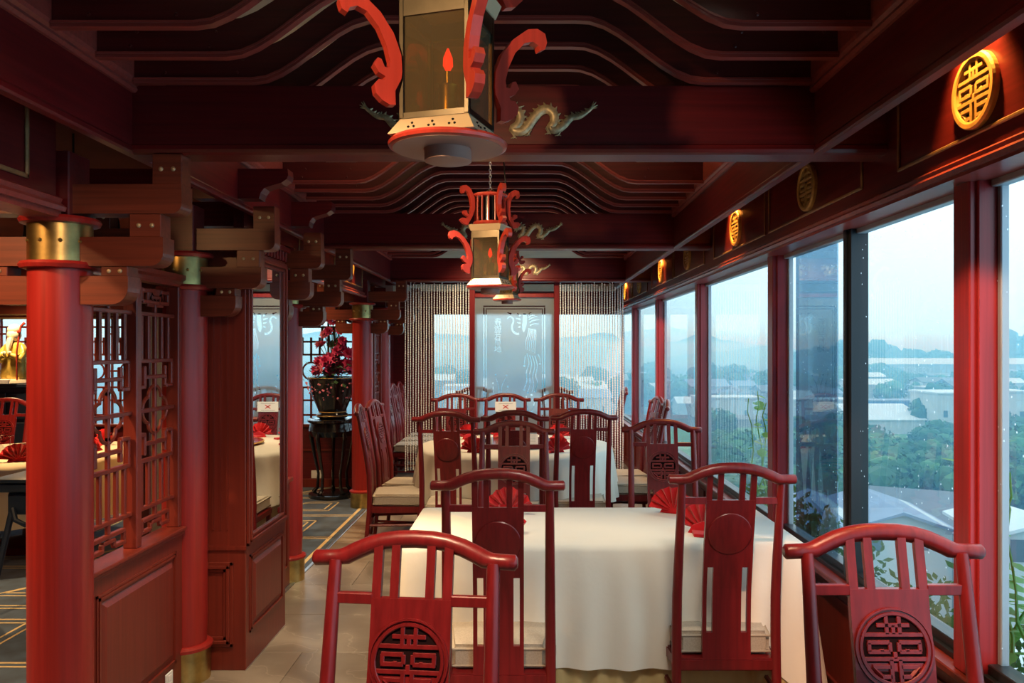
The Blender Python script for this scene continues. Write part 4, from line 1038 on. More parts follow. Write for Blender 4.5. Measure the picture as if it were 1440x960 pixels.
# seat signs: white card with a red cross
def seat_card(loc, rz, label, lean=0):
    e = empty('seat_card', loc, rz); tag(e, label, 'card', 'white cards with a red cross')
    m = MB(); m.box(-.105, .105, -.0015, .0015, -.05, .05); m.build('card_sheet', 'paper', e)
    m = MB()
    for s in (1, -1): m.box(-.032, .032, -.0032, -.0015, -.004, .004, 0, 1, Matrix.Rotation(s*.6, 4, 'Y') @ Matrix.Translation((0, 0, 0)))
    m.build('red_cross', 'red_ink', e)
    m = MB()
    for z in (.032, -.034): m.box(-.07, .07, -.0028, -.0015, z-.002, z+.002)
    m.build('small_print', 'grey_ink', e)
    return e
seat_card((-.206, 7.968-.015, 1.02), 0, 'white card with a red cross hung on the far chair before the glass partition')
e = empty('menu_stand', (.05, 6.72, .795)); tag(e, 'small white printed stand on the round table turntable', 'card')
m = MB(); m.prism([(-.03, 0), (.03, 0), (0, .085)], -.05, .05, 'X'); m.build('card_sheet', 'paper', e)
m = MB()
for k in range(5): m.box(-.035+.004*k, .03, -.022+.0045*k, -.021+.0045*k, .018+.013*k, .024+.013*k)
m.build('small_print', 'lacq_black', e)
e = empty('menu_stand', (-.33, 6.70, .795)); tag(e, 'small white tissue box on the round table turntable, aisle side', 'box')
m = MB(); m.box(-.05, .05, -.04, .04, 0, .07, .004); m.build('box_body', 'paper', e); m = MB(); m.box(-.03, .03, -.042, -.04, .02, .05); m.build('print', 'navy', e)

# ------------------------------------------------------------------ palace lanterns
SC1 = [(415, 390), (410, 300), (370, 190), (300, 90), (210, 15), (150, 0), (100, 20), (88, 70), (100, 112), (130, 127), (142, 97), (180, 82), (230, 100), (290, 170), (330, 260), (350, 340), (345, 380), (322, 380), (305, 340), (285, 335), (266, 375), (290, 412), (325, 430), (320, 450), (290, 450), (268, 480), (275, 525), (310, 560), (350, 578), (380, 575), (378, 500), (410, 430)]
SC2 = [(388, 330), (386, 240), (356, 165), (320, 135), (285, 145), (278, 190), (292, 212), (303, 205), (312, 182), (330, 195), (350, 240), (360, 310), (350, 380), (333, 390), (322, 355), (300, 360), (298, 385), (334, 410), (325, 425), (290, 420), (272, 440), (298, 472), (330, 482), (370, 400)]
def make_lantern():
    e = empty('palace_lantern', (0, 0, 0)); a = .072
    m = MB(); m.lathe([(.045, -.028), (.05, -.026), (.05, 0)], 32); m.build('bottom_boss', 'lantern_under', e, True, angle=30)
    m = MB(); m.lathe([(.118, 0), (.125, .003), (.127, .009), (.122, .015), (.10, .017)], 48); m.build('bottom_disc', 'lantern_red', e, True, angle=30)
    m = MB(); m.lathe([(.052, -.001), (.117, -.001), (.117, .002), (.052, .002)], 48, hollow=True); m.build('underside', 'lantern_under', e)
    m = MB(); lo, hi = .095, .074
    va = [m.bm.verts.new((x*lo, y*lo, .016)) for x, y in ((-1, -1), (1, -1), (1, 1), (-1, 1))]; vb = [m.bm.verts.new((x*hi, y*hi, .052)) for x, y in ((-1, -1), (1, -1), (1, 1), (-1, 1))]
    m.bm.faces.new(va[::-1]); m.bm.faces.new(vb)
    for k in range(4): m.bm.faces.new((va[k], va[(k+1) % 4], vb[(k+1) % 4], vb[k]))
    sk = m.build('skirt', 'lantern_skirt', e)
    m = MB()   # pierced trefoils on the skirt
    for k in range(4):
        Rk = Matrix.Rotation(k*PI/2, 4, 'Z')
        for q in (-.045, 0, .045):
            for dx, dz in ((0, .006), (-.006, -.003), (.006, -.003)):
                z = .032+dz; y = -(.095-(.021)*(z-.016)/.036)-.0005
                m.ball(Rk @ Vector((q+dx, y, z)), .0032, 1)
    m.build('pierced_holes', 'lacq_black', sk)
    m = MB()
    for sx in (1, -1):
        for sy in (1, -1): m.box(sx*a-.006, sx*a+.006, sy*a-.006, sy*a+.006, .05, .30, .002)
    for z0, z1 in ((.05, .062), (.262, .30)):
        for s in (1, -1): m.box(-a, a, s*a-.005, s*a+.005, z0, z1); m.box(s*a-.005, s*a+.005, -a, a, z0, z1)
    m.build('glass_frame', 'dark_metal', e)
    for k in range(4):
        m = MB(); m.box(-a, a, -.0012, .0012, .06, .265); o = m.build('glass_pane', 'lamp_glass', e, False, (Matrix.Rotation(k*PI/2, 3, 'Z') @ Vector((0, -a, 0))), (0, 0, k*PI/2))
    m = MB(); m.lathe([(.020, .052), (.020, .13), (.022, .135), (.008, .137), (.008, .165)], 16); m.build('candle_holder', 'brass', e, True, angle=30)
    m = MB(); m.lathe([(.004, .165), (.011, .178), (.010, .195), (.002, .215)], 12); m.build('bulb', 'bulb', e, True)
    m = MB(); lo, hi = .080, .098
    va = [m.bm.verts.new((x*lo, y*lo, .298)) for x, y in ((-1, -1), (1, -1), (1, 1), (-1, 1))]; vb = [m.bm.verts.new((x*hi*.92, y*hi*.92, .33)) for x, y in ((-1, -1), (1, -1), (1, 1), (-1, 1))]
    m.bm.faces.new(va[::-1]); m.bm.faces.new(vb)
    for k in range(4): m.bm.faces.new((va[k], va[(k+1) % 4], vb[(k+1) % 4], vb[k]))
    m.build('cornice', 'lantern_skirt', e)
    m = MB(); m.lathe([(.06, .33), (.088, .332), (.092, .340), (.088, .350), (.06, .352)], 32); m.build('lower_ring', 'lantern_red', e, True)
    m = MB(); m.lathe([(.06, .478), (.088, .48), (.092, .487), (.088, .496), (.05, .498)], 32); m.build('top_ring', 'lantern_red', e, True)
    m = MB(); m.lathe([(.058, .352), (.058, .478)], 20); m.build('drum_core', 'lacq_black', e, True)
    for k in range(14):
        t = 2*PI*k/14; m = MB(); m.tube([(.078*math.cos(t), .078*math.sin(t), .35), (.078*math.cos(t), .078*math.sin(t), .48)], .0045, 6); m.build('drum_bar', 'lantern_red', e)
    S1 = [((415-x)*.00040, (575-yy)*.00038+.075) for x, yy in SC1]; S2 = [((388-x)*.00072, (482-yy)*.00060+.325) for x, yy in SC2]
    for k in range(4):
        ang = PI/4+k*PI/2
        for S, r0 in ((S1, a*1.414+.004), (S2, .092)):
            m = MB(); m.prism([(r0+r, z) for r, z in S], -.011, .011, 'Y'); m.bm.normal_update(); bmesh.ops.triangulate(m.bm, faces=[f for f in m.bm.faces if len(f.verts) > 4])
            m.build('scroll_bracket', 'lantern_red', e, False, None, (0, 0, ang))
    m = MB(); m.tube([(-.022, 0, .495), (-.02, 0, .515), (0, 0, .528), (.02, 0, .515), (.022, 0, .495)], .002, 5); m.build('hanging_loop', 'dark_metal', e)
    return e
lan = make_lantern()
def hang(o, x, y, zb, label, top=2.9):
    o.location = (x, y, zb); o.rotation_euler = (0, 0, math.radians(-17)); tag(o, label, 'lantern', 'palace lanterns down the middle of the ceiling')
    z = zb+.526; m = MB(); k = 0
    while z < top:
        pts = [(.006*math.cos(2*PI*i/8), 0, .010*math.sin(2*PI*i/8)) for i in range(8)]
        T = Matrix.Translation((0, 0, z-zb)) @ Matrix.Rotation(PI/2*(k % 2), 4, 'Z'); m.tube(pts, .0016, 4, closed=True, mtx=T); z += .0165; k += 1
    m.build('chain', 'steel', o)
    m = MB(); m.tube([(.075, .02, .49), (.078, .02, .55), (.07, .01, .7), (.068, 0, top-zb)], .004, 6); m.build('power_cord', 'lacq_black', o)
l2 = copy_tree(lan); l3 = copy_tree(lan)
hang(lan, XC, 1.70, 2.025, 'large near palace lantern hanging at the top of the photo')
hang(l2, -.19, 4.2, 1.915, 'middle palace lantern with scrolled red brackets')
hang(l3, XC, 7.0, 2.02, 'small far palace lantern partly hidden behind the middle one')

# ------------------------------------------------------------------ flower stand, pot, flowers
FX, FY = -2.10, 8.62
e = empty('flower_stand', (FX, FY, 0)); tag(e, 'tall black lacquer stand with curved legs beside the red column', 'stand')
m = MB(); m.lathe([(.23, .80), (.26, .815), (.26, .835), (.24, .845)], 32); m.build('stand_top', 'lacq_black', e, True, angle=30)
m = MB(); m.lathe([(.22, .66), (.25, .72), (.23, .80)], 32); m.build('apron', 'lacq_black', e, True)
for k in range(5):
    t = 2*PI*k/5+.5
    pts = [(r*math.cos(t), r*math.sin(t), z) for r, z in ((.22, .74), (.24, .66), (.20, .45), (.155, .25), (.165, .10), (.21, .05))]
    m = MB(); m.tube(pts, [.028, .026, .018, .015, .018, .024], 8); m.build('leg', 'lacq_black', e, True)
m = MB(); m.lathe([(.24, .0), (.25, .01), (.25, .04), (.22, .05)], 32); m.build('base_ring', 'lacq_black', e, True, angle=30)
e = empty('flower_pot', (FX, FY, .845)); tag(e, 'black lacquer planter with pale painted blossoms on the stand', 'planter')
m = MB(); m.lathe([(.13, 0), (.165, .02), (.165, .05), (.14, .07), (.16, .12), (.215, .25), (.24, .36), (.25, .42), (.26, .43), (.26, .45), (.235, .45), (.22, .40)], 36); m.build('pot_body', 'lacq_black', e, True, angle=30)
m = MB()
for z, r in ((.035, .167), (.44, .262), (.075, .142)): m.tube([(r*math.cos(2*PI*k/36), r*math.sin(2*PI*k/36), z) for k in range(36)], .004, 5, closed=True)
m.build('gilt_bands', 'gilt', e)
m = MB()
for k in range(46):
    t = random.uniform(PI, 2*PI); z = random.uniform(.20, .39); r = .16+(z-.12)*.33+.024
    m.ball((r*math.cos(t), r*math.sin(t), z), random.uniform(.006, .014), 1, (1, .35, 1))
m.build('painted_blossoms', 'pink2', e)
def flower_mesh(mat, R=.07):
    m = MB()
    for ring, (n, r, up) in enumerate(((9, 1, .15), (8, .75, .5), (6, .45, .9))):
        for k in range(n):
            t = 2*PI*k/n+ring*.3; c = Vector((math.cos(t), math.sin(t), 0)); s = Vector((-math.sin(t), math.cos(t), 0))
            p0 = c*R*.1; p1 = c*R*r*.6+s*R*.32+Vector((0, 0, R*up*.5)); p2 = c*R*r+Vector((0, 0, R*up)); p3 = c*R*r*.6-s*R*.32+Vector((0, 0, R*up*.5))
            m.quad([p0, p1, p2, p3])
    return m.mesh('flower_head', mat, True)
fm = [flower_mesh('pink', .085), flower_mesh('pink2', .06), flower_mesh('pink', .06)]
e = empty('flower_arrangement', (FX, FY, 1.27)); tag(e, 'tall arrangement of pink peonies and orchids in the black planter', 'flowers')
m = MB()
heads = []
for k in range(46):
    t = random.uniform(0, 2*PI); lvl = random.random()
    r = random.uniform(.02, .26)*(1-.45*lvl); z = .06+lvl*.62+(random.uniform(0, .18) if lvl > .6 else 0)
    p = Vector((r*math.cos(t), r*math.sin(t)*.9, z)); heads.append((p, t))
    m.tube([(0, 0, 0), (p.x*.4, p.y*.4, z*.6), tuple(p)], .004, 4)
m.build('stem', 'leaf', e)
for k, (p, t) in enumerate(heads):
    d = Vector((p.x, p.y-.15, .12)).normalized(); o = obj('flower_head', fm[0] if p.z < .3 and k % 3 else fm[1+k % 2], e, tuple(p)); o.rotation_euler = d.to_track_quat('Z', 'Y').to_euler()
m = MB()
for k in range(170):
    t = random.uniform(0, 2*PI); r = random.uniform(.05, .32); z = random.uniform(-.02, .22)-r*.25+.05
    p = Vector((r*math.cos(t), r*math.sin(t), z)); d = Vector((math.cos(t), math.sin(t), random.uniform(-.6, .8))).normalized(); s = d.cross(Vector((0, 0, 1))).normalized(); L = random.uniform(.05, .10)
    m.quad([p, p+d*L*.5+s*L*.25, p+d*L, p+d*L*.5-s*L*.25])
m.build('foliage', 'leaf', e)

# ------------------------------------------------------------------ carpeted room: cabinet, statue, high chair, lamp, small plant
e = empty('cabinet', (-5.8, 8.85, 0)); tag(e, 'dark blue-black cabinet under the gilt statue', 'cabinet')
m = MB(); m.box(-.6, .6, -.24, .24, .05, 1.18, .006); m.build('cabinet_body', 'navy', e)
m = MB(); m.box(-.63, .63, -.27, .27, 1.18, 1.22, .006); m.build('cabinet_top', 'navy', e)
for k in range(3):
    m = MB(); m.box(-.56+.38*k, -.20+.38*k, -.255, -.24, .12, .80, .004); d = m.build('cabinet_door', 'navy', e)
    m = MB(); m.lathe([(.03, -.262), (.03, -.255)], 16, (-.38+.38*k, 0, .5), 'Y'); m.build('brass_plate', 'brass', d)
    m = MB(); m.box(-.56+.38*k, -.20+.38*k, -.255, -.24, .84, 1.12, .004); m.build('drawer', 'navy', e)
def statue(x, y, z):
    e = empty('statue', (x, y, z)); tag(e, 'gilt robed old man statue with tall staff and white beard', 'statue')
    m = MB(); m.lathe([(.17, 0), (.18, .01), (.17, .04), (.12, .05)], 20); m.build('rock_base', 'ivory', e, True)
    m = MB(); m.lathe([(.13, .04), (.15, .08), (.135, .20), (.120, .30), (.115, .37), (.095, .43), (.04, .46)], 24); bmesh.ops.transform(m.bm, matrix=Matrix.Diagonal((1, .75, 1, 1)), verts=m.bm.verts)
    for s in (1, -1): m.tube([(s*.075, 0, .41), (s*.125, -.02, .33), (s*.105, -.08, .27), (s*.03, -.12, .31)], [.035, .045, .050, .028], 10)
    m.build('robe', 'gold_robe', e, True)
    m = MB(); m.ball((0, -.01, .53), .076, 3, (.9, .95, 1.0)); m.ball((0, -.005, .585), .070, 3, (.95, 1, .9)); m.ball((0, -.075, .52), .012, 1)
    for s in (1, -1): m.ball((s*.06, 0, .52), .016, 1, (.6, .8, 1.5))
    m.build('head', 'ivory', e, True)
    for s in (1, -1): m = MB(); m.ball((s*.03, -.13, .335), .022, 1); m.build('hand', 'ivory', e, True)
    m = MB(); m.tube([(0, -.07, .49), (0, -.10, .42), (0, -.12, .33)], [.03, .03, .006], 8); m.build('beard', 'ivory', e, True)
    m = MB(); m.tube([(.10, -.12, .03), (.105, -.13, .35), (.13, -.10, .62), (.16, -.08, .66)], [.009, .009, .011, .016], 8); m.ball((.12, -.12, .56), .022, 1); m.build('staff', 'lantern_red', e, True)
    m = MB(); m.box(-.05, .05, -.19, -.12, 0, .05, .004); m.build('offering_cup', 'white', e)
statue(-5.60, 8.72, 1.22)
e = empty('high_chair', (-2.98, 4.9, 0)); tag(e, 'dark navy plastic high chair standing in the carpeted room', 'high chair')
m = MB(); m.box(-.19, .19, -.16, .16, .74, .80, .02, 2); m.box(-.21, .21, -.18, .18, .80, .825, .01, 2); m.build('tray', 'navy', e, True)
m = MB(); m.box(-.14, .14, -.12, .14, .60, .74, .02, 2); m.build('seat', 'navy', e, True)
m = MB(); m.tube([(-.10, -.12, .64), (-.06, -.16, .58), (.0, -.16, .55), (.06, -.16, .58), (.10, -.12, .64)], .015, 8); m.build('crotch_strap', 'navy', e, True)
for sx in (1, -1):
    for sy in (1, -1):
        m = MB(); m.tube([(sx*.12, sy*.10, .62), (sx*.2, sy*.2, 0)], .018, 8); m.build('leg', 'navy', e, True)
e = empty('pendant_lamp', (-2.36, 4.15, 2.30)); tag(e, 'black dome pendant lamp glimpsed between the bracket arms', 'lamp')
m = MB(); m.lathe([(.22, -.16), (.225, -.15), (.215, -.02), (.17, .07), (.09, .12), (.02, .135)], 32); m.build('shade', 'black_fabric', e, True)
m = MB(); m.tube([(0, 0, .13), (0, 0, .42)], .006, 6); m.build('cord', 'black_fabric', e)
e = empty('potted_plant', (-3.35, 8.3, 0)); tag(e, 'leafy green potted plant seen through the lattice screen', 'plant')
m = MB(); m.lathe([(.14, 0), (.18, .3), (.19, .32), (.17, .32)], 24); m.build('pot', 'ivory', e, True)
m = MB()
for k in range(220):
    t = random.uniform(0, 2*PI); z = random.uniform(.4, 1.35); r = random.uniform(.02, .3)*(1-.4*abs(z-.9))
    p = Vector((r*math.cos(t), r*math.sin(t), z)); d = Vector((math.cos(t), math.sin(t), random.uniform(-.5, .7))).normalized(); s = d.cross(Vector((0, 0, 1))).normalized(); L = random.uniform(.08, .16)
    m.quad([p, p+d*L*.5+s*L*.28, p+d*L, p+d*L*.5-s*L*.28])
m.build('foliage', 'leaf', e)
m = MB(); m.tube([(0, 0, .3), (.02, 0, .8), (0, .02, 1.25)], .012, 6); m.build('stem', 'leaf', e)
# tan folding partition seen through the lattice screen
e = empty('room_divider', (-2.75, 6.2, 0)); tag(e, 'tan fabric room divider standing behind the lattice screen', 'divider')
for k in range(2):
    m = MB(); m.box(-.02, .02, -.45+.47*k, 0.0+.47*k, .05, 2.05, .004); m.build('divider_panel', M_plain('tan_fabric', (.38, .24, .11), .9, 0, .15, 50) if k == 0 else bpy.data.materials['tan_fabric'], e)
for s in (-.44, .46):
    m = MB(); m.box(-.03, .03, s-.015, s+.015, 0, 2.07, .003); m.build('divider_post', 'panel', e)

# ------------------------------------------------------------------ outdoors
GZ = -17.0
MT['ground'] = M_plain('town_ground', (.08, .10, .09), .95, 0, .5, .01)
MT['grass'] = M_plain('field_grass', (.07, .19, .05), .95, 0, .3, .05)
MT['tree'] = M_plain('tree_foliage', (.018, .095, .030), .85, 0, .6, .35)
MT['tree2'] = M_plain('bright_tree_foliage', (.040, .150, .040), .85, 0, .5, .35)
MT['trunk'] = M_plain('tree_bark', (.08, .06, .04), .9)
MT['wall_white'] = M_plain('white_render', (.40, .45, .47), .8, 0, .08, .4)
MT['wall_grey'] = M_plain('grey_render', (.20, .23, .25), .8, 0, .1, .4)
MT['roof_white'] = M_plain('white_metal_roof', (.46, .52, .56), .6, .0, .06, .5)
MT['roof_blue'] = M_plain('pale_blue_metal_roof', (.15, .21, .31), .65, 0, .12, .6)
MT['roof_grey'] = M_plain('grey_metal_roof', (.10, .13, .16), .65, 0, .15, .6)
MT['blue'] = M_plain('blue_wall', (.03, .12, .35), .6)
MT['redsign'] = M_plain('red_sign', (.55, .08, .06), .6)
MT['dark_win'] = M_plain('dark_window', (.05, .08, .10), .2)
MT['hill'] = M_plain('forested_hill', (.045, .10, .04), .95, 0, .3, .02)
g = MB(); g.box(-1500, 3500, 14, 4200, GZ-1, GZ); tag(g.build('ground_outside', 'ground'), kind='structure', label='ground of the town below the windows')
g = MB(); g.box(20, 120, 128, 186, GZ, GZ+.15); tag(g.build('ground_field', 'grass'), kind='structure', label='green field between the trees and the warehouse')
def blob_tree(mat, seed, kind=0):
    rnd = random.Random(seed); m = MB()
    for k in range(9):
        t = rnd.uniform(0, 2*PI); r = rnd.uniform(.1, .62); z = rnd.uniform(.35, 1.15)
        if k == 0: r, z = 0, .8
        rad = rnd.uniform(.28, .48)
        if kind == 1: r *= .4; z = .3+k*.17; rad = .42*(1-k*.085)
        q = bmesh.ops.create_icosphere(m.bm, subdivisions=2, radius=rad)
        for v in q['verts']:
            v.co *= 1+.30*noise.noise(v.co*7+Vector((k*3.1, seed, 0)))
            v.co += Vector((r*math.cos(t), r*math.sin(t), z))
        for f in [f for v in q['verts'] for f in v.link_faces][:0]: pass
    for k in range(420):   # leaf sprays breaking the outline
        d = Vector((rnd.gauss(0, 1), rnd.gauss(0, 1), rnd.gauss(0, 1))).normalized(); c = Vector((0, 0, .75 if kind == 0 else .9)); ax = (.85, .85, .72) if kind == 0 else (.45, .45, .95)
        p = c+Vector((d.x*ax[0], d.y*ax[1], d.z*ax[2]))*rnd.uniform(.75, 1.04); s = rnd.uniform(.05, .11)
        a = Vector((rnd.gauss(0, 1), rnd.gauss(0, 1), rnd.gauss(0, 1))).normalized()*s; b = a.cross(d).normalized()*s
        m.quad([p-a, p-b, p+a, p+b])
    return m.mesh('crown', mat, False)
crowns = [blob_tree('tree', 1), blob_tree('tree2', 2), blob_tree('tree', 3), blob_tree('tree2', 4), blob_tree('tree', 5, 1)]
m = MB(); m.tube([(0, 0, 0), (.02, 0, .3), (0, .01, .6)], [.07, .055, .04], 6); trunk_me = m.mesh('trunk', 'trunk')
def tree(px, py, Y, hgt, kind, label, group):
    x, y, z = W(px, py, Y); e = empty('tree', (x, y, z-hgt*1.25 if False else max(GZ, z))); tag(e, label, 'tree', group)
    s = hgt/1.4; rz = random.uniform(0, 6)
    obj('crown', crowns[kind], e, (0, 0, 0), (0, 0, rz), (s, s, s*random.uniform(.85, 1.1))); obj('trunk', trunk_me, e, (0, 0, 0), None, (s, s, s))
def gpx(py): return FPX*(EYE-GZ)/(py-CY)     # depth where the ground shows at row py
# dense grove below the field
for k in range(120):
    Y = random.uniform(84, 128); px = random.uniform(1000, 1470); py = CY+FPX*(EYE-GZ)/Y
    if 1190 < px < 1345 and Y < 92: continue
    tree(px, py, Y, random.uniform(3.6, 6.2), random.choice((0, 1, 2, 3, 1)), 'rounded green tree in the grove below the window', 'grove trees between the roofs and the field')
for k in range(26):
    Y = random.uniform(135, 180); px = random.choice((random.uniform(1290, 1345), random.uniform(1385, 1460), random.uniform(1000, 1200))); py = CY+FPX*(EYE-GZ)/Y
    tree(px, py, Y, random.uniform(4, 7), random.choice((0, 2, 1)), 'single tree at the edge of the green field', 'trees at the edge of the field')
for k in range(75):
    Y = random.uniform(230, 420); px = random.uniform(600, 1460); py = CY+FPX*(EYE-GZ)/Y
    tree(px, py, Y, random.uniform(6, 11), random.choice((0, 2, 1, 3)), 'hazy tree among the far town roofs', 'hazy trees among the town roofs')
for k in range(90):
    Y = random.uniform(470, 560); px = random.uniform(1120, 1470); py = CY+FPX*(EYE-GZ)/Y
    big = px < 1235 and px > 1180
    tree(px, py, Y, random.uniform(13, 18)+(6 if big else 0)+(9 if px > 1405 and random.random() < .35 else 0), random.choice((0, 2, 0, 4) if not big else (0, 2)), 'pale hazy tree on the skyline', 'skyline trees')
# hills
def hill(pts, Y, thick, label, rough=.04):
    """ridge given by (px,py) at depth Y"""
    m = MB(); P = []
    for (a, b) in zip(pts, pts[1:]):
        n = 14
        for k in range(n):
            t = k/n; u = t*t*(3-2*t); P.append((a[0]+(b[0]-a[0])*t, a[1]+(b[1]-a[1])*u))
    P.append(pts[-1]); rows = []
    for f, dy in ((1.0, 0), (.75, -.25), (.4, -.6), (0, -1.0), (0, 1.0)):
        row = []
        for (px, py) in P:
            x, y, z = W(px, py, Y); n_ = noise.noise(Vector((x*.011, f*3, Y*.01)))*rough*thick*.3+noise.noise(Vector((x*.05, f*5, Y*.01)))*rough*thick*.1
            row.append(m.bm.verts.new((x, y+dy*thick, GZ-.5+(z+n_-GZ)*f)))
        rows.append(row)
    for A, B in zip(rows[:4], rows[1:4]):
        for i in range(len(A)-1): m.bm.faces.new((A[i], A[i+1], B[i+1], B[i]))
    A, B = rows[0], rows[4]
    for i in range(len(A)-1): m.bm.faces.new((A[i], A[i+1], B[i+1], B[i]))
    tag(m.build('hill', 'hill', None, True, angle=80), kind='structure', label=label)
hill([(380, 470), (560, 462), (640, 470), (720, 480), (800, 474), (850, 468), (900, 486), (945, 482), (985, 468), (1020, 478), (1060, 484), (1120, 492), (1250, 497), (1500, 500)], 2300, 500, 'pale far ridge on the horizon', .05)
hill([(380, 500), (560, 492), (690, 500), (790, 488), (815, 474), (850, 490), (900, 500), (960, 498), (1010, 494), (1050, 488), (1090, 490), (1150, 497), (1300, 504), (1500, 505)], 1300, 300, 'nearer blue-green forested ridge', .08)
# far town: many small roofs, each its own building
bmesh_cache = {}
def building(px, py, Y, wd, dp, ht, roof, label, group=None, wall='wall_white', gable=False, windows=0, rz=0):
    x, y, z = W(px, py, Y); e = empty('building', (x, y+dp/2, GZ), rz); tag(e, label, 'building', group)
    m = MB(); m.box(-wd/2, wd/2, -dp/2, dp/2, 0, ht); m.build('wall', wall, e)
    m = MB()
    if gable:
        m.prism([(-dp/2-.4, ht-.1), (-dp/2-.4, ht+.1), (0, ht+gable+.2), (dp/2+.4, ht+.1), (dp/2+.4, ht-.1), (0, ht+gable)], -wd/2-.4, wd/2+.4, 'X')
        m.prism([(-dp/2, ht), (0, ht+gable), (dp/2, ht)], -wd/2, wd/2, 'X')
    else: m.box(-wd/2-.3, wd/2+.3, -dp/2-.3, dp/2+.3, ht, ht+.35)
    m.build('roof', roof, e)
    if windows:
        nf = max(1, int(ht/3.2))
        for f in range(nf):
            for k in range(windows):
                m = MB(); c = -wd/2+wd*(k+.5)/windows; m.box(c-.45, c+.45, -dp/2-.05, -dp/2+.05, f*3.1+1.0, f*3.1+2.4); m.build('window', 'dark_win', e)
    return e
for k in range(85):
    Y = random.uniform(200, 430); px = random.uniform(600, 1460); py = CY+FPX*(EYE-GZ)/Y
    if 1200 < px < 1300 and Y < 260: continue
    building(px, py, Y, random.uniform(7, 20), random.uniform(7, 14), random.uniform(3, 7), random.choice(('roof_white', 'roof_white', 'roof_blue', 'roof_grey')), 'low hazy town building with a pale flat or pitched roof', 'small hazy town buildings', random.choice(('wall_white', 'wall_grey', 'wall_white')), random.choice((False, 1.5, 2)), random.choice((0, 2)))
building(1252, 612, 172, 15, 22, 3.2, 'roof_white', 'wide warehouse with a low white roof beyond the field', gable=2.6)
building(1275, 612, 205, 26, 6, 5.0, 'roof_blue', 'blue-walled shed behind the white warehouse', wall='blue')
b = building(1352, 600, 168, 10, 12, 9.0, 'roof_white', 'pale block building partly hidden by the red mullion', windows=3)
b = building(1418, 606, 166, 8.5, 10, 9.5, 'roof_white', 'white three-storey building with small dark windows', windows=3)
lw = building(1380, 556, 440, 130, 30, 10, 'roof_white', 'long low factory with lettering across the front', wall='wall_grey', gable=3)
tx = bpy.data.curves.new('factory_lettering', 'FONT'); tx.body = 'ROCBERY'; tx.size = 5; tx.extrude = .1; tx.align_x = 'CENTER'
to = bpy.data.objects.new('tmp', tx); COL.objects.link(to); bpy.context.view_layer.update()
tme2 = bpy.data.meshes.new_from_object(to.evaluated_get(bpy.context.evaluated_depsgraph_get())); bpy.data.objects.remove(to); tme2.materials.clear(); tme2.materials.append(MT['wall_white'])
obj('lettering', tme2, lw, (-38, -15.2, 5.0), (PI/2, 0, 0))
building(1228, 546, 470, 16, 16, 16, 'roof_grey', 'tall pale tower block in the haze', windows=4)
# near houses
def house(px, py, Y, wd, dp, ht, rise, roof, wall, label, rz, base):
    x, y, z = W(px, py, Y); e = empty('house', (x, y, base), rz); tag(e, label, 'house')
    z0 = z-base
    m = MB(); m.box(-wd/2, wd/2, -dp/2, dp/2, 0, z0-rise); m.prism([(-wd/2, z0-rise), (wd/2, z0-rise), (0, z0-.15)], -dp/2, dp/2, 'Y'); m.build('wall', wall, e)
    for s in (1, -1):
        m = MB(); m.prism([(0, z0), (s*(wd/2+.5), z0-rise-.2), (s*(wd/2+.5), z0-rise-.38), (0, z0-.18)], -dp/2-.5, dp/2+.5, 'Y'); m.build('roof_slope', roof, e)
    m = MB(); m.box(-wd*.30, -wd*.30+.7, -dp/2-.05, -dp/2, z0-rise-1.6, z0-rise-.4); m.build('window', 'dark_win', e)
    m = MB(); m.box(wd*.12, wd*.12+.9, -dp/2-.05, -dp/2, z0-rise-1.5, z0-rise-.9); m.build('window', 'dark_win', e)
    return e
house(1238, 700, 56, 6.2, 9, 0, 1.0, 'roof_blue', 'wall_white', 'pale house with a blue gabled roof below the window', math.radians(-8), GZ)
house(1160, 702, 62, 6.0, 9, 0, 1.1, 'roof_blue', 'wall_white', 'pale blue roofed house seen through the tinted pane', math.radians(-5), GZ)
house(1300, 688, 68, 7.5, 8, 0, 1.6, 'roof_grey', 'wall_grey', 'house with a grey roof and white ridge trim', math.radians(62), GZ)
house(1335, 712, 60, 5, 6, 0, .9, 'roof_grey', 'wall_grey', 'small grey-roofed annex beside the blue roofed house', math.radians(15), GZ)
house(1425, 718, 46, 4.4, 6, 0, .6, 'roof_white', 'wall_white', 'low white-roofed shed at the right edge of the view', math.radians(-10), GZ)
e = empty('house', (15.2, 24, GZ)); tag(e, 'white house with blue trim close below the last window', 'house')
m = MB(); m.box(-1.2, 4, -3, 3, 0, 8.6); m.build('wall', 'wall_white', e)
for z in (5.2, 7.0): m = MB(); m.box(-1.26, 4.06, -3.06, 3.06, z, z+.22); m.build('blue_band', 'blue', e)
m = MB(); m.box(-1.5, 4.3, -3.3, 3.3, 8.6, 8.8); m.build('roof', 'roof_white', e)
for xx in (-.6, 1.2): m = MB(); m.box(xx, xx+.9, -3.05, -3, 7.4, 8.3); m.build('window', 'dark_win', e)
m = MB(); m.box(6, 60, 30, 44, GZ, GZ+.3); tag(m.build('pavement_yard', 'grass'), kind='structure', label='pale yard between the houses')
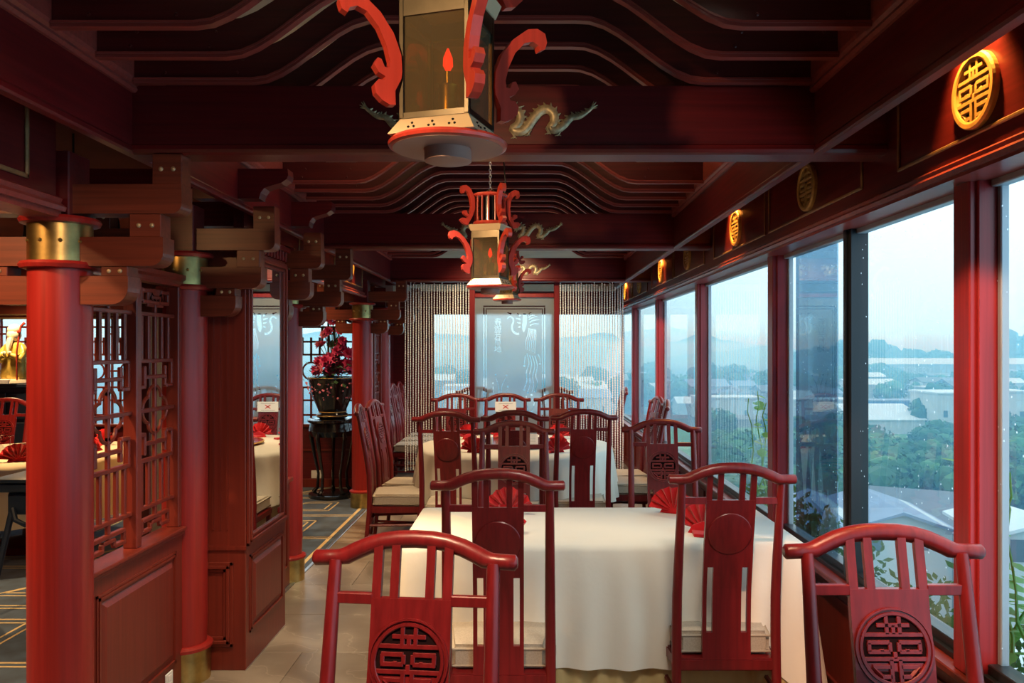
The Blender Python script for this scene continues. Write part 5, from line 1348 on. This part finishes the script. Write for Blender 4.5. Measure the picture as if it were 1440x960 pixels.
# building ledge outside the windows, planter hedge and climbing vines
m = MB(); m.box(1.46, 1.95, -3, 11.6, .10, .30); tag(m.build('ledge_outside', 'wall_grey'), kind='structure', label='concrete ledge outside the windows')
MT['hedge'] = M_leaf('dark_hedge', (.05, .12, .05))
def hedge(ya, yb_, label):
    m = MB()
    for k in range(1500):
        y = random.uniform(ya, yb_); x = random.uniform(1.55, 1.9); z = .3+random.uniform(0, .34)*random.random()**.3
        d = Vector((random.gauss(0, 1), random.gauss(0, 1), random.gauss(.6, .8))).normalized(); s = d.cross(Vector((.3, .5, .2))).normalized(); L = random.uniform(.03, .07); p = Vector((x, y, z))
        m.quad([p, p+d*L*.5+s*L*.22, p+d*L, p+d*L*.5-s*L*.22])
    o = m.build('hedge', 'hedge'); tag(o, label, 'hedge', kind='stuff')
hedge(1.4, 3.6, 'dark clipped hedge outside the nearest windows'); hedge(4.2, 6.0, 'dark clipped hedge outside the middle window')
def vine(x, y, z0, h, n, label, seed):
    rnd = random.Random(seed); e = empty('climbing_vine', (x, y, z0)); tag(e, label, 'vine')
    for q in range(3):
        p = Vector((rnd.uniform(-.05, .05), rnd.uniform(-.12, .12), 0)); P = [tuple(p)]; hh = h*rnd.uniform(.7, 1)
        for k in range(8): p = p+Vector((rnd.uniform(-.03, .03), rnd.uniform(-.05, .05), hh/8)); P.append(tuple(p))
        m = MB(); m.tube(P, [.006]*4+[.004]*5, 5); st = m.build('stem', 'vine', e)
        for k in range(n//3):
            t = rnd.random()*8; i = min(7, int(t)); b = Vector(P[i]).lerp(Vector(P[i+1]), t-i); an = rnd.uniform(0, 6.28)
            d = Vector((math.cos(an), math.sin(an), rnd.uniform(-.7, .3))).normalized(); s = d.cross(Vector((0, 0, 1))).normalized(); L = rnd.uniform(.05, .10); up = Vector((0, 0, .012))
            m = MB(); pts = [b, b+d*L*.3+s*L*.36, b+d*L*.7+s*L*.28, b+d*L, b+d*L*.7-s*L*.28, b+d*L*.3-s*L*.36]
            m.bm.faces.new([m.bm.verts.new(pp) for pp in (pts[0], pts[1], pts[2], pts[3]+up*0)]); m.bm.faces.new([m.bm.verts.new(pp) for pp in (pts[0], pts[3], pts[4], pts[5])])
            m.build('leaf', 'vine', st)
vine(1.66, 2.86, .55, .85, 33, 'green climbing vine outside the window beside the red mullion', 3)
vine(1.62, 2.42, .50, .75, 36, 'leafy vine at the right edge beyond the mullion', 4)
vine(1.62, 5.6, .5, .85, 33, 'small leafy plant outside the middle window', 5)
vine(1.64, 2.7, .52, .5, 24, 'low vine tendrils outside above the sill', 6)
# haze over the town
hz = MB(); hz.box(-1400, 3400, 16, 4000, GZ+.02, 14); ho = hz.build('haze', 'ground'); ho.data.materials.clear()
hm = bpy.data.materials.new('blue_haze'); hm.use_nodes = True; n = hm.node_tree.nodes; l = hm.node_tree.links; n.remove(n['Principled BSDF'])
vsn = n.new('ShaderNodeVolumeScatter'); vsn.inputs['Color'].default_value = (.22, .62, 1.0, 1); vsn.inputs['Density'].default_value = .0036; vsn.inputs['Anisotropy'].default_value = 0.0
l.new(vsn.outputs[0], n['Material Output'].inputs['Volume']); ho.data.materials.append(hm); tag(ho, 'pale blue rain haze over the town', 'haze', kind='stuff')
